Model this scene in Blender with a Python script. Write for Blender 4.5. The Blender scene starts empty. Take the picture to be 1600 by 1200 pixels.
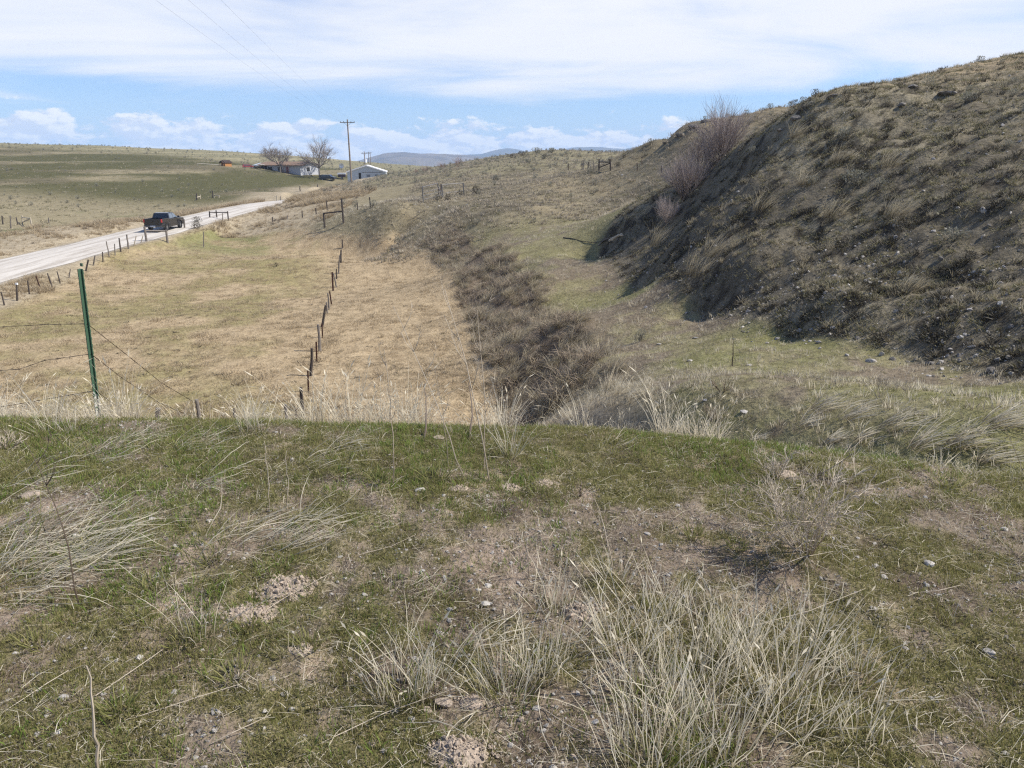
import bpy, math, random
import numpy as np
from mathutils import Vector, Matrix, Euler

random.seed(7)
rng = np.random.default_rng(11)
SC = bpy.context.scene
COL = SC.collection
R = math.radians

# ------------------------------------------------------------------ camera, light, sky, exposure
F = 1101.0                      # focal length in pixels of the 1600 px wide photograph
PITCH = R(17.5)
ZC = 1.62
cam_d = bpy.data.cameras.new('camera')
cam_d.sensor_width = 36.0
cam_d.lens = F / 1600 * 36.0
cam_d.clip_start = 0.05
cam_d.clip_end = 40000
cam = bpy.data.objects.new('camera', cam_d)
cam.location = (0, 0, ZC)
cam.rotation_euler = (R(90) - PITCH, 0, 0)
COL.objects.link(cam)
SC.camera = cam

SUN_EL, SUN_AZ = R(47), R(86)    # azimuth clockwise from the view axis (+y): sun on the right, a little ahead
sun_dir = Vector((math.sin(SUN_AZ) * math.cos(SUN_EL), math.cos(SUN_AZ) * math.cos(SUN_EL), math.sin(SUN_EL)))
sl = bpy.data.lights.new('sun', 'SUN')
sl.energy = 5.0
sl.angle = R(0.6)
sl.color = (1.0, 0.94, 0.85)
so = bpy.data.objects.new('sun', sl)
so.rotation_euler = (-sun_dir).to_track_quat('-Z', 'Y').to_euler()
so.location = (60, 20, 80)
COL.objects.link(so)

SC.view_settings.view_transform = 'Standard'
SC.view_settings.look = 'None'
SC.view_settings.exposure = 0.48
SC.view_settings.gamma = 1.0
SC.view_settings.use_curve_mapping = False
SC.cycles.use_denoising = False
SC.cycles.filter_width = 1.25
SC.cycles.max_bounces = 6
SC.cycles.diffuse_bounces = 3
SC.cycles.transmission_bounces = 3
SC.cycles.volume_bounces = 1


class NT:
    """small helper to write node graphs"""
    def __init__(s, tree):
        s.t = tree
        s.n = tree.nodes
        s.l = tree.links

    def node(s, typ, **kw):
        n = s.n.new(typ)
        for k, v in kw.items():
            setattr(n, k, v)
        return n

    def put(s, sock, v):
        if isinstance(v, bpy.types.NodeSocket):
            s.l.new(v, sock)
        elif v is not None:
            if hasattr(sock, 'default_value'):
                dv = sock.default_value
                if hasattr(dv, '__len__') and not hasattr(v, '__len__'):
                    v = [v] * len(dv)
                if hasattr(dv, '__len__') and len(dv) == 4 and len(v) == 3:
                    v = tuple(v) + (1.0,)
                sock.default_value = v

    def math(s, op, a, b=None, c=None, clamp=False):
        n = s.node('ShaderNodeMath', operation=op)
        n.use_clamp = clamp
        s.put(n.inputs[0], a)
        if b is not None:
            s.put(n.inputs[1], b)
        if c is not None:
            s.put(n.inputs[2], c)
        return n.outputs[0]

    def vmath(s, op, a, b=None):
        n = s.node('ShaderNodeVectorMath', operation=op)
        s.put(n.inputs[0], a)
        if b is not None:
            s.put(n.inputs[1], b)
        return n.outputs['Value'] if op in ('LENGTH', 'DOT_PRODUCT') else n.outputs[0]

    def mix(s, fac, a, b, blend='MIX'):
        n = s.node('ShaderNodeMix', data_type='RGBA', blend_type=blend)
        s.put(n.inputs[0], fac)
        s.put(n.inputs[6], a)
        s.put(n.inputs[7], b)
        return n.outputs[2]

    def noise(s, vec, scale, detail=3, rough=0.55, dist=0.0):
        n = s.node('ShaderNodeTexNoise')
        s.put(n.inputs['Vector'], vec)
        n.inputs['Scale'].default_value = scale
        n.inputs['Detail'].default_value = detail
        n.inputs['Roughness'].default_value = rough
        n.inputs['Distortion'].default_value = dist
        return n.outputs['Fac']

    def ramp(s, fac, a, b, lo=0.0, hi=1.0):
        n = s.node('ShaderNodeMapRange')
        n.interpolation_type = 'SMOOTHSTEP'
        s.put(n.inputs[0], fac)
        for i, v in enumerate((a, b, lo, hi)):
            s.put(n.inputs[i + 1], v)
        return n.outputs[0]

    def comb(s, x, y, z):
        n = s.node('ShaderNodeCombineXYZ')
        s.put(n.inputs[0], x)
        s.put(n.inputs[1], y)
        s.put(n.inputs[2], z)
        return n.outputs[0]


world = bpy.data.worlds.new('World')
SC.world = world
world.use_nodes = True
wt = NT(world.node_tree)
wt.n.clear()
w_out = wt.node('ShaderNodeOutputWorld')
bg = wt.node('ShaderNodeBackground')
bg.inputs['Strength'].default_value = 0.071
wt.l.new(bg.outputs[0], w_out.inputs[0])
sky = wt.node('ShaderNodeTexSky', sky_type='NISHITA')
sky.sun_disc = False
sky.sun_elevation = SUN_EL
sky.sun_rotation = SUN_AZ
sky.altitude = 400
sky.air_density = 1.0
sky.dust_density = 0.6
sky.ozone_density = 1.5
tc = wt.node('ShaderNodeTexCoord')
dirv = wt.vmath('NORMALIZE', tc.outputs['Generated'])
sep = wt.node('ShaderNodeSeparateXYZ')
wt.l.new(dirv, sep.inputs[0])
dx_, dy_, dz_ = sep.outputs
zpos = wt.math('MAXIMUM', dz_, 0.0)
# high thin deck: a layer above, drawn out by perspective towards the horizon
den = wt.math('ADD', zpos, 0.045)
pl = wt.comb(wt.math('DIVIDE', dx_, den), wt.math('DIVIDE', dy_, den), 0.0)
pl = wt.vmath('ADD', pl, (3.1, 0.4, 0.0))
n1 = wt.noise(pl, 0.40, 7, 0.56, 0.8)
n2 = wt.noise(wt.vmath('MULTIPLY', pl, (0.5, 1.0, 1.0)), 0.75, 5, 0.6, 0.3)
azim = wt.math('ARCTAN2', dx_, dy_)
cov = wt.math('ADD', wt.math('MULTIPLY', n1, 0.75), wt.math('MULTIPLY', n2, 0.25))
lift = wt.math('SUBTRACT', wt.ramp(zpos, 0.045, 0.13, -0.19, 0.20), wt.ramp(zpos, 0.20, 0.48, 0.0, 0.42))
deck = wt.ramp(wt.math('ADD', cov, lift), 0.38, 0.76, 0.0, 0.97)
# cumulus low over the horizon
cp = wt.comb(wt.math('MULTIPLY', azim, 9.0), wt.math('MULTIPLY', dz_, 20.0), 0.7)
cp = wt.vmath('ADD', cp, (12.4, 0.0, 0.0))
c1 = wt.noise(cp, 1.6, 6, 0.58, 0.1)
c1up = wt.noise(wt.vmath('ADD', cp, (0.07, 0.10, 0.0)), 1.6, 6, 0.58, 0.1)
band = wt.math('SUBTRACT', wt.ramp(zpos, 0.026, 0.082, 0.120, -0.20), 0.0)
cum = wt.ramp(wt.math('ADD', c1, band), 0.505, 0.59, 0.0, .96)
cshade = wt.ramp(wt.math('SUBTRACT', c1, c1up), -0.05, 0.06, 0.0, 1.0)
cum_col = wt.mix(cshade, (7.2, 8.0, 9.6), (10.6, 10.7, 10.8))
skyc = wt.mix(1.0, sky.outputs[0], (0.99, 1.21, 1.68), 'MULTIPLY')
# pale the lowest sky
skyc = wt.mix(wt.ramp(zpos, 0.0, 0.10, 0.55, 0.05), skyc, (4.9, 7.2, 10.2))
base = wt.mix(cum, skyc, cum_col)
deck_col = wt.mix(n2, (9.2, 9.5, 10.3), (10.4, 10.4, 10.6))
allc = wt.mix(deck, base, deck_col)
wt.l.new(allc, bg.inputs['Color'])

# ------------------------------------------------------------------ helpers: photograph pixel <-> world
cP, sP = math.cos(PITCH), math.sin(PITCH)


def ray(px, py):
    cx = (np.asarray(px, float) - 800) / F
    cy = (600 - np.asarray(py, float)) / F
    return cx, cP + cy * sP, -sP + cy * cP


def W(px, py, D):
    dx, dy, dz = ray(px, py)
    return (dx / dy * D, D, ZC + dz / dy * D)


def WZ(px, py, z):
    dx, dy, dz = ray(px, py)
    t = (z - ZC) / dz
    return (dx * t, dy * t, z)


def project(x, y, z):
    zz = z - ZC
    fw = y * cP - zz * sP
    up = y * sP + zz * cP
    fw = np.maximum(fw, 1e-3)
    return 800 + F * x / fw, 600 - F * up / fw


def vnoise(x, y, seed=0):
    x = np.asarray(x, float)
    y = np.asarray(y, float)
    ix = np.floor(x).astype(np.int64)
    iy = np.floor(y).astype(np.int64)
    fx = x - ix
    fy = y - iy
    fx = fx * fx * (3 - 2 * fx)
    fy = fy * fy * (3 - 2 * fy)

    def h(a, b):
        v = (a * 374761393 + b * 668265263 + seed * 974634721) & 0xffffffff
        v = ((v ^ (v >> 13)) * 1274126177) & 0xffffffff
        v = v ^ (v >> 16)
        return (v & 0xffffff) / float(0xffffff)
    a = h(ix, iy)
    b = h(ix + 1, iy)
    c = h(ix, iy + 1)
    d = h(ix + 1, iy + 1)
    return (a + (b - a) * fx) * (1 - fy) + (c + (d - c) * fx) * fy


def fbm(x, y, sc, octv=4, seed=0, gain=0.5):
    """fractal noise, mean about 0, range about -0.5..0.5"""
    v = 0
    amp = 1.0
    tot = 0
    for o in range(octv):
        v = v + amp * (vnoise(np.asarray(x) * sc * 2 ** o + 17.3 * o, np.asarray(y) * sc * 2 ** o - 9.1 * o, seed + o) - 0.5)
        tot += amp
        amp *= gain
    return v / tot * 1.4


def sstep(a, b, v):
    t = np.clip((v - a) / (b - a), 0, 1)
    return t * t * (3 - 2 * t)


# ------------------------------------------------------------------ the shape of the land
FZ = -6.6                       # level of the lower field
cps = []


def K(*pts):
    for p in pts:
        cps.append(W(*p))


def KZ(z, *pts):
    for p in pts:
        cps.append(WZ(p[0], p[1], z))


# field
KZ(FZ, (20, 640), (20, 500), (200, 640), (200, 500), (200, 430), (400, 640), (400, 500), (400, 412), (600, 640),
   (600, 500), (600, 412), (700, 640), (700, 560), (690, 480), (-200, 600), (-200, 480), (500, 400), (300, 405), (640, 450), (100, 455))
BANK_BASE = [WZ(815, 660, FZ), WZ(795, 620, FZ), WZ(760, 545, FZ), WZ(735, 480, FZ), WZ(706, 425, FZ), W(660, 378, 64)]
BANK_TOP = [W(950, 615, 17.6), W(922, 565, 21.8), W(885, 505, 27.4), W(828, 435, 38.5), W(775, 384, 52), W(706, 350, 66)]
K((640, 360, 69), (640, 385, 66), (600, 400, 70), (600, 372, 72), (560, 392, 72))
cps += BANK_BASE + BANK_TOP
for p in BANK_TOP[1:5]:
    cps.append((p[0] + 1.2, p[1] + .3, p[2] + .15))
# bench and track
K((1560, 690, 6.6), (1300, 655, 8.6), (1600, 640, 9.6), (1150, 600, 14.3), (1250, 560, 17), (1050, 560, 19.5), (1000, 490, 27), (950, 440, 37),
  (885, 400, 44.5), (840, 370, 54), (780, 345, 62), (720, 330, 69), (620, 338, 74), (660, 316, 79), (1020, 650, 11.5), (905, 655, 14), (862, 664, 17))
# end of the field and the dry bank above it
K((450, 366, 80), (450, 350, 84), (350, 368, 83), (350, 345, 89), (550, 340, 77), (550, 368, 74), (625, 372, 73), (430, 330, 97),
  (560, 300, 112), (620, 310, 92))
# mound with the brow
K((850, 322, 67), (850, 296, 79), (900, 273, 95), (1000, 268, 98), (950, 264.5, 110), (700, 288, 98), (770, 290, 92), (760, 275, 112), (1040, 262, 84),
  (960, 300, 74), (930, 340, 62), (1000, 320, 58), (1050, 300, 62))
# sage ridge behind
K((840, 236, 160), (920, 240, 172), (1000, 240, 172), (760, 253, 160), (690, 266, 152), (620, 278, 146), (840, 252, 130), (950, 252, 135), (700, 272, 125), (800, 242, 200))
# second hill
K((1030, 227, 86), (1060, 206, 82), (1110, 187, 80), (1180, 180, 82), (1250, 174, 87), (1040, 250, 75), (1150, 225, 68), (1350, 165, 95))
# right hill : base of the cut, top of the cut, face, skyline
HILL_BASE = [W(1600, 592, 13), W(1420, 562, 16), W(1240, 533, 19.6), W(1100, 500, 25.3), W(1000, 462, 32.8), W(932, 408, 45)]
cps += HILL_BASE
for (p, dx, dz) in zip(HILL_BASE, (.7, .85, 1.1, 1.4, 1.5, 1.4), (.4, .7, 1.3, 2.1, 2.4, 2.2)):
    cps.append((p[0] + dx, p[1] + .35, p[2] + dz))
    cps.append((p[0] - .7, p[1] - .3, p[2] - .02))
K((1600, 450, 16.5), (1600, 300, 21.5), (1600, 180, 28), (1420, 440, 20), (1400, 350, 23.5), (1400, 270, 27), (1400, 200, 31), (1250, 380, 25.5),
  (1220, 300, 30), (1220, 240, 33.5), (1120, 330, 36), (1060, 320, 43), (1780, 520, 12), (1780, 300, 21), (1780, 60, 40))
K((1075, 290, 45), (1110, 262, 45), (1150, 236, 42), (1200, 200, 39), (1250, 172, 37), (1300, 152, 36), (1420, 137, 37), (1500, 112, 40), (1600, 86, 45))
K((1150, 243, 56), (1250, 200, 60), (1400, 160, 62), (1600, 90, 75), (1800, 40, 80))
# verge, road and far side
ROAD = [WZ(-330, 520, -6.2), WZ(-150, 458, -6.0), WZ(0, 418, -5.75), WZ(143, 385, -5.6), WZ(276, 353, -5.25), WZ(340, 331, -4.8), WZ(395, 320.5, -4.2), WZ(428, 315.5, -4.1), W(463, 313, 140), W(500, 306, 172), W(535, 298, 215)]
cps += ROAD
K((462, 309.5, 108), (490, 301.5, 118), (525, 291.5, 132), (470, 323, 97))
KZ(-6.4, (0, 475))
K((0, 360, 76), (-200, 400, 62), (60, 360, 84), (150, 350, 98), (250, 330, 118), (330, 318, 135), (0, 335, 98), (0, 300, 132), (0, 262, 190), (0, 226, 330),
  (200, 310, 140), (200, 266, 205), (200, 231, 350), (300, 303, 155), (300, 270, 205), (300, 235, 380), (400, 300, 160), (400, 268, 228), (400, 240, 420), (450, 270, 240), (500, 276, 240),
  (500, 246, 450), (560, 263, 330), (610, 257, 450), (560, 281, 205), (550, 283, 150), (-250, 250, 200), (-250, 215, 330), (-250, 330, 100))
for th in np.radians([-70, -45, -25, -10, 5, 20, 45, 70]):
    for rr, zz in ((900, -22), (2500, -45), (7000, -60)):
        cps.append((math.sin(th) * rr, math.cos(th) * rr, zz))
for (x, y, z) in ((-6, 2, -7.2), (-12, 9, -7.2), (-25, 14, -7.2), (3, 1, -3), (6, 3, -2.6), (9, 5, -2.2), (0, 4, -6), (0, 12, -6.4), (-3, 16, FZ), (1.0, 18, -5.4), (1.5, 8, -4.0)):
    cps.append((x, y, z))
cps = np.array(cps)


def uv(x, y):
    r = np.sqrt(x * x + y * y)
    th = np.arctan2(x, y)
    return np.clip(th, -1.25, 1.25), np.log(np.maximum(r, 0.3))


def tps_fit(P, z, lam):
    n = len(P)
    d2 = ((P[:, None, :] - P[None]) ** 2).sum(2)
    Kk = np.where(d2 > 0, 0.5 * d2 * np.log(np.maximum(d2, 1e-12)), 0) + lam * np.eye(n)
    A = np.zeros((n + 3, n + 3))
    A[:n, :n] = Kk
    A[:n, n] = 1
    A[:n, n + 1:] = P
    A[n, :n] = 1
    A[n + 1:, :n] = P.T
    return np.linalg.solve(A, np.concatenate([z, np.zeros(3)]))


_u, _v = uv(cps[:, 0], cps[:, 1])
_P = np.stack([_u, _v], 1)
# fit the slope under the eye rather than metres, so that near and far weigh alike in the picture
_r = np.exp(_v)
_q = (cps[:, 2] - ZC) / _r
_wts = tps_fit(_P, _q, 2e-5)


def far_land(x, y):
    u, v = uv(x, y)
    out = np.empty(u.shape)
    uf, vf = u.ravel(), v.ravel()
    o = out.ravel()
    for i in range(0, len(uf), 20000):
        a = uf[i:i + 20000, None] - _P[None, :, 0]
        b = vf[i:i + 20000, None] - _P[None, :, 1]
        d2 = a * a + b * b
        k = 0.5 * d2 * np.log(np.maximum(d2, 1e-12))
        o[i:i + 20000] = k @ _wts[:-3] + _wts[-3] + _wts[-2] * uf[i:i + 20000] + _wts[-1] * vf[i:i + 20000]
    rr = np.sqrt(x * x + y * y)
    return ZC + o.reshape(out.shape) * np.maximum(rr, 0.3)


def knoll_edge(x):
    return np.interp(x, [-9, -4, 0.6, 1.6, 2.85, 5, 9], [4.6, 4.40, 4.28, 4.02, 3.52, 2.6, 1.0]) + 0.10 * fbm(x, x * 0, 0.9, 2, 5)


def knoll_land(x, y):
    ye = knoll_edge(x)
    a = -0.028 * (y - 1.4) - 0.010 * np.clip(x, -6, 6)
    a = a - 0.02 * np.maximum(-y, 0)
    s = np.interp(x, [-6, 0, 2, 4], [.56, .58, .50, .52])
    b = -0.028 * (ye - 1.4) - 0.010 * np.clip(x, -6, 6) + 0.10 - s * (y - ye)
    k = 0.10
    h = np.clip(0.5 + 0.5 * (b - a) / k, 0, 1)
    return b * (1 - h) + a * h - k * h * (1 - h)


def seg_x(poly):
    p = sorted((q[1], q[0]) for q in poly)
    return lambda y: np.interp(y, [a for a, _ in p], [b for _, b in p])


bank_base_x = seg_x(BANK_BASE)
bank_top_x = seg_x(BANK_TOP)
hill_base_x = seg_x(HILL_BASE + [W(1000, 330, 52), W(1040, 270, 75)])
_rp = np.array(ROAD)


def road_curve():
    seg = np.hypot(*(np.diff(_rp[:, :2], axis=0).T))
    t = np.concatenate([[0], np.cumsum(seg)])
    tt = np.arange(0, t[-1], 2.0)
    pts = np.stack([np.interp(tt, t, _rp[:, k]) for k in range(3)], 1)
    for _ in range(60):
        pts[1:-1] = .25 * pts[:-2] + .5 * pts[1:-1] + .25 * pts[2:]
    return pts


RC = road_curve()
RHW = 3.05


def road_dist(x, y):
    """distance to the road's centre line and the road's level there"""
    x = np.asarray(x, float)
    y = np.asarray(y, float)
    best = np.full(x.shape, 1e9)
    zz = np.zeros(x.shape)
    sel = (x < 5) & (x > -140) & (y > 5) & (y < 300)
    xs, ys = x[sel], y[sel]
    bb = np.full(xs.shape, 1e9)
    bz = np.zeros(xs.shape)
    for i in range(len(RC) - 1):
        a, b = RC[i], RC[i + 1]
        d = b[:2] - a[:2]
        t = np.clip(((xs - a[0]) * d[0] + (ys - a[1]) * d[1]) / (d @ d), 0, 1)
        dd = np.hypot(xs - a[0] - t * d[0], ys - a[1] - t * d[1])
        m = dd < bb
        bb = np.where(m, dd, bb)
        bz = np.where(m, a[2] + t * (b[2] - a[2]), bz)
    best[sel] = bb
    zz[sel] = bz
    return best, zz


def land(x, y):
    zf = far_land(x, y)
    zk = knoll_land(x, y)
    r = np.hypot(x, y)
    k = 0.35
    h = np.clip(0.5 + 0.5 * (zf - zk) / k, 0, 1)
    z = zk * (1 - h) + zf * h + k * h * (1 - h)
    on_knoll = sstep(0.5, -0.3, y - knoll_edge(x)) * (zk > zf - .3)
    hill = sstep(0.5, 3.2, x - hill_base_x(y)) * sstep(8, 12, y) * sstep(75, 55, y)
    second = sstep(60, 68, y) * sstep(3, 9, x - hill_base_x(y)) * sstep(130, 110, y)
    bank = sstep(-1, .5, x - bank_base_x(y)) * sstep(1.5, 0, x - bank_top_x(y)) * sstep(17, 21, y) * sstep(72, 62, y)
    z = z + on_knoll * (0.034 * fbm(x, y, 1.1, 3, 21) + 0.034 * fbm(x, y, 5, 3, 22) + 0.016 * fbm(x, y, 14, 2, 23))
    z = z + hill * (0.42 * fbm(x, y, 0.40, 4, 31) + 0.30 * fbm(x, y, 1.5, 3, 32) * sstep(80, 25, y))
    z = z + second * 0.8 * fbm(x, y, 0.25, 4, 33)
    z = z + bank * 0.45 * fbm(x, y, 0.6, 3, 35)
    rest = (1 - on_knoll) * (1 - hill)
    z = z + rest * (0.10 * fbm(x, y, 0.5, 4, 41) * sstep(5, 12, r) + 0.05 * fbm(x, y, 1.7, 3, 42) * sstep(14, 20, r) + 1.0 * fbm(x, y, 0.02, 4, 43) * sstep(150, 330, r) + 0.35 * fbm(x, y, 0.12, 3, 44) * sstep(60, 160, r))
    rd, rz = road_dist(x, y)
    w = sstep(RHW + 2.2, RHW + 0.4, rd)
    z = z * (1 - w) + (rz - 0.06) * w
    back = sstep(1.35, 2.0, np.abs(np.arctan2(x, y)))
    z = z * (1 - back) + (-0.3 + 0.02 * fbm(x, y, 1, 3, 50)) * back
    return z


# polar sheet round the camera: fine in front, coarse behind
TH = np.radians(np.concatenate([np.arange(-180, -62, 4.0), np.arange(-62, -44, 1.0), np.arange(-44, 44, 0.2), np.arange(44, 62, 1.0), np.arange(62, 180.1, 4.0)]))
LR = np.concatenate([np.linspace(math.log(0.35), math.log(1.2), 40, endpoint=False), np.linspace(math.log(1.2), math.log(120), 470, endpoint=False),
                     np.linspace(math.log(120), math.log(700), 110, endpoint=False), np.linspace(math.log(700), math.log(9000), 24)])
GT, GL = np.meshgrid(TH, LR, indexing='ij')
GX, GY = np.sin(GT) * np.exp(GL), np.cos(GT) * np.exp(GL)
GZ = land(GX, GY)
NTH, NLR = GX.shape


def H(x, y):
    """height of the ground sheet"""
    x = np.asarray(x, float)
    y = np.asarray(y, float)
    th = np.arctan2(x, y)
    lr = np.log(np.maximum(np.hypot(x, y), 0.36))
    fi = np.interp(th, TH, np.arange(NTH))
    fj = np.interp(lr, LR, np.arange(NLR))
    i = np.clip(fi.astype(int), 0, NTH - 2)
    j = np.clip(fj.astype(int), 0, NLR - 2)
    a, b = fi - i, fj - j
    return (GZ[i, j] * (1 - a) * (1 - b) + GZ[i + 1, j] * a * (1 - b) + GZ[i, j + 1] * (1 - a) * b + GZ[i + 1, j + 1] * a * b)


_DL = np.exp(np.linspace(math.log(1.0), math.log(900), 3000))


def at(px, py, dmin=0.0):
    """first point of the ground along the ray through a photograph pixel (beyond dmin metres)"""
    dx, dy, dz = ray(px, py)
    x, z = dx / dy * _DL, ZC + dz / dy * _DL
    below = (z < H(x, _DL)) & (_DL > dmin)
    if not below.any():
        i = len(_DL) - 1
    else:
        i = int(np.argmax(below))
    D = _DL[i]
    X = float(dx / dy * D)
    return Vector((X, float(D), float(H(X, D))))


def pxm(p):
    """photograph pixels per metre at a point"""
    fw = p[1] * cP - (p[2] - ZC) * sP
    return F / fw
# ------------------------------------------------------------------ materials
def new_mat(name):
    m = bpy.data.materials.new(name)
    m.use_nodes = True
    t = NT(m.node_tree)
    p = t.n['Principled BSDF']
    p.inputs['Roughness'].default_value = 0.85
    p.inputs['Specular IOR Level'].default_value = 0.25
    return m, t, p


def simple_mat(name, col, rough=0.7, metal=0.0, var=0.25, scale=6.0, spec=0.3, stretch=(1, 1, 1), bump=0.0, col2=None):
    """one colour with procedural grain"""
    m, t, p = new_mat(name)
    tcn = t.node('ShaderNodeTexCoord')
    v = t.vmath('MULTIPLY', tcn.outputs['Object'], stretch)
    n = t.noise(v, scale, 5, 0.65)
    c2 = col2 if col2 else tuple(c * (1 - var) for c in col)
    c1 = tuple(min(1, c * (1 + var * .6)) for c in col)
    t.put(p.inputs['Base Color'], t.mix(t.ramp(n, .3, .7), c2, c1))
    p.inputs['Roughness'].default_value = rough
    p.inputs['Metallic'].default_value = metal
    p.inputs['Specular IOR Level'].default_value = spec
    if bump:
        b = t.node('ShaderNodeBump')
        b.inputs['Strength'].default_value = bump
        b.inputs['Distance'].default_value = 0.02
        t.put(b.inputs['Height'], n)
        t.l.new(b.outputs[0], p.inputs['Normal'])
    return m


def blade_mat(name, base_a, base_b, tip_a, tip_b, transl=0.25, rough=0.6):
    """leaf blades: colour at foot and tip, varied by blade and by clump"""
    m = bpy.data.materials.new(name)
    m.use_nodes = True
    t = NT(m.node_tree)
    t.n.clear()
    out = t.node('ShaderNodeOutputMaterial')
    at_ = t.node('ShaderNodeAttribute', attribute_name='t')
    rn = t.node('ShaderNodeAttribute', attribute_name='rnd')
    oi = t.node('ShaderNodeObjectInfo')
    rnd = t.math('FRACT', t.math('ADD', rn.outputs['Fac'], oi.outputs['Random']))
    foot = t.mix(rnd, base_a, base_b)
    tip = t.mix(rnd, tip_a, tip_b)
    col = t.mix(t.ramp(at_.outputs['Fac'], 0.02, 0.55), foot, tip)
    p = t.node('ShaderNodeBsdfPrincipled')
    p.inputs['Roughness'].default_value = rough
    p.inputs['Specular IOR Level'].default_value = 0.2
    t.put(p.inputs['Base Color'], col)
    tr = t.node('ShaderNodeBsdfTranslucent')
    t.put(tr.inputs['Color'], col)
    ms = t.node('ShaderNodeMixShader')
    ms.inputs[0].default_value = transl
    t.l.new(p.outputs[0], ms.inputs[1])
    t.l.new(tr.outputs[0], ms.inputs[2])
    t.l.new(ms.outputs[0], out.inputs[0])
    return m


M = {}
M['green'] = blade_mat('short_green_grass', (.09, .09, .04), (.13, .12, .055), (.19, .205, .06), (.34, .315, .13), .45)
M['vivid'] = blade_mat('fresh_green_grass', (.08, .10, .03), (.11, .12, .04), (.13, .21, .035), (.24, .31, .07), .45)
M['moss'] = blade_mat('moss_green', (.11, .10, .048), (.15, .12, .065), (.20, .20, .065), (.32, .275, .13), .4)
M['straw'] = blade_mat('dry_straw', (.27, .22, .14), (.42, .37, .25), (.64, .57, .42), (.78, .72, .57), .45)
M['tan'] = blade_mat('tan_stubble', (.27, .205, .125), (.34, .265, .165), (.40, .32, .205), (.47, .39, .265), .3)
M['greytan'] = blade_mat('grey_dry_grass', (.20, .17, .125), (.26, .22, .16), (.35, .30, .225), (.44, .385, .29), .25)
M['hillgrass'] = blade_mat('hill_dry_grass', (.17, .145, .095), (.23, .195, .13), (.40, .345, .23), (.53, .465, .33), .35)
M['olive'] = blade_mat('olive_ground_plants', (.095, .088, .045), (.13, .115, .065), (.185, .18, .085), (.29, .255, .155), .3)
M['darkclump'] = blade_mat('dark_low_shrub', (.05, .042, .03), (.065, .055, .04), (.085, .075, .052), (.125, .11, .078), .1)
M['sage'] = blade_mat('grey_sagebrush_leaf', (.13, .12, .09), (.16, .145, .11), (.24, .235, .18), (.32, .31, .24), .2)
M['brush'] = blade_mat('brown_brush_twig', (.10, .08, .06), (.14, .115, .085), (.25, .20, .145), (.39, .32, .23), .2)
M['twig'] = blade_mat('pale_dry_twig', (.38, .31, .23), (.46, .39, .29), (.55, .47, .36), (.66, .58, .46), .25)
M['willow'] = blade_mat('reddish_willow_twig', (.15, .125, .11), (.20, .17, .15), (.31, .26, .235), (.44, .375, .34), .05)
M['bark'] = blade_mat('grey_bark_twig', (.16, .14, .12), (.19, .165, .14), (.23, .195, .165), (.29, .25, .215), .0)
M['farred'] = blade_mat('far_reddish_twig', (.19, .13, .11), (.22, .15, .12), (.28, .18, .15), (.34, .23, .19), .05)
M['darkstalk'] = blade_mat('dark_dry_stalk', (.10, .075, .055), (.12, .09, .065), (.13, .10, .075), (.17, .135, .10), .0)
M['stone'] = simple_mat('pale_stone', (.43, .40, .35), .85, var=.35, scale=14, bump=.4)
M['greystone'] = simple_mat('grey_stone', (.36, .335, .30), .85, var=.35, scale=14, bump=.4)
M['darkstone'] = simple_mat('dark_stone', (.17, .155, .135), .9, var=.4, scale=10, bump=.4)
M['clod'] = simple_mat('pale_dirt_clod', (.38, .31, .24), .95, var=.35, scale=60, bump=.6, spec=.1)
M['oldwood'] = simple_mat('weathered_grey_wood', (.21, .185, .16), .9, var=.55, scale=9, stretch=(6, 6, .6), bump=.5)
M['darkwood'] = simple_mat('dark_weathered_wood', (.085, .07, .06), .9, var=.5, scale=9, stretch=(6, 6, .6), bump=.5)
M['palewood'] = simple_mat('pale_bare_wood', (.47, .41, .31), .85, var=.35, scale=9, stretch=(6, 6, .6), bump=.3)
M['rust'] = simple_mat('rusty_steel', (.14, .065, .045), .8, .2, var=.4, scale=20)
M['galv'] = simple_mat('dull_galvanised_steel', (.16, .155, .15), .6, .3, var=.3, scale=12)
M['wire'] = simple_mat('rusty_wire', (.11, .085, .07), .7, .4, var=.3, scale=30)
M['cable'] = simple_mat('grey_cable', (.10, .10, .105), .6, .2, var=.1)
M['pole'] = simple_mat('brown_pole_wood', (.24, .195, .155), .9, var=.35, scale=4, stretch=(4, 4, .3))


# green paint chipped to bare metal near the foot
def post_paint():
    m, t, p = new_mat('chipped_green_paint')
    tcn = t.node('ShaderNodeTexCoord')
    s = t.node('ShaderNodeSeparateXYZ')
    t.l.new(tcn.outputs['Object'], s.inputs[0])
    n = t.noise(tcn.outputs['Object'], 34, 5, .7)
    n2 = t.noise(tcn.outputs['Object'], 7, 3, .6)
    low = t.ramp(s.outputs[2], .12, .50, .17, -.12)
    chip = t.ramp(t.math('ADD', n, low), .60, .66)
    g = t.mix(n2, (.034, .082, .050), (.062, .122, .076))
    t.put(p.inputs['Base Color'], t.mix(chip, g, (.50, .50, .46)))
    p.inputs['Roughness'].default_value = .42
    p.inputs['Specular IOR Level'].default_value = .5
    return m


M['greenpaint'] = post_paint()

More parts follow.
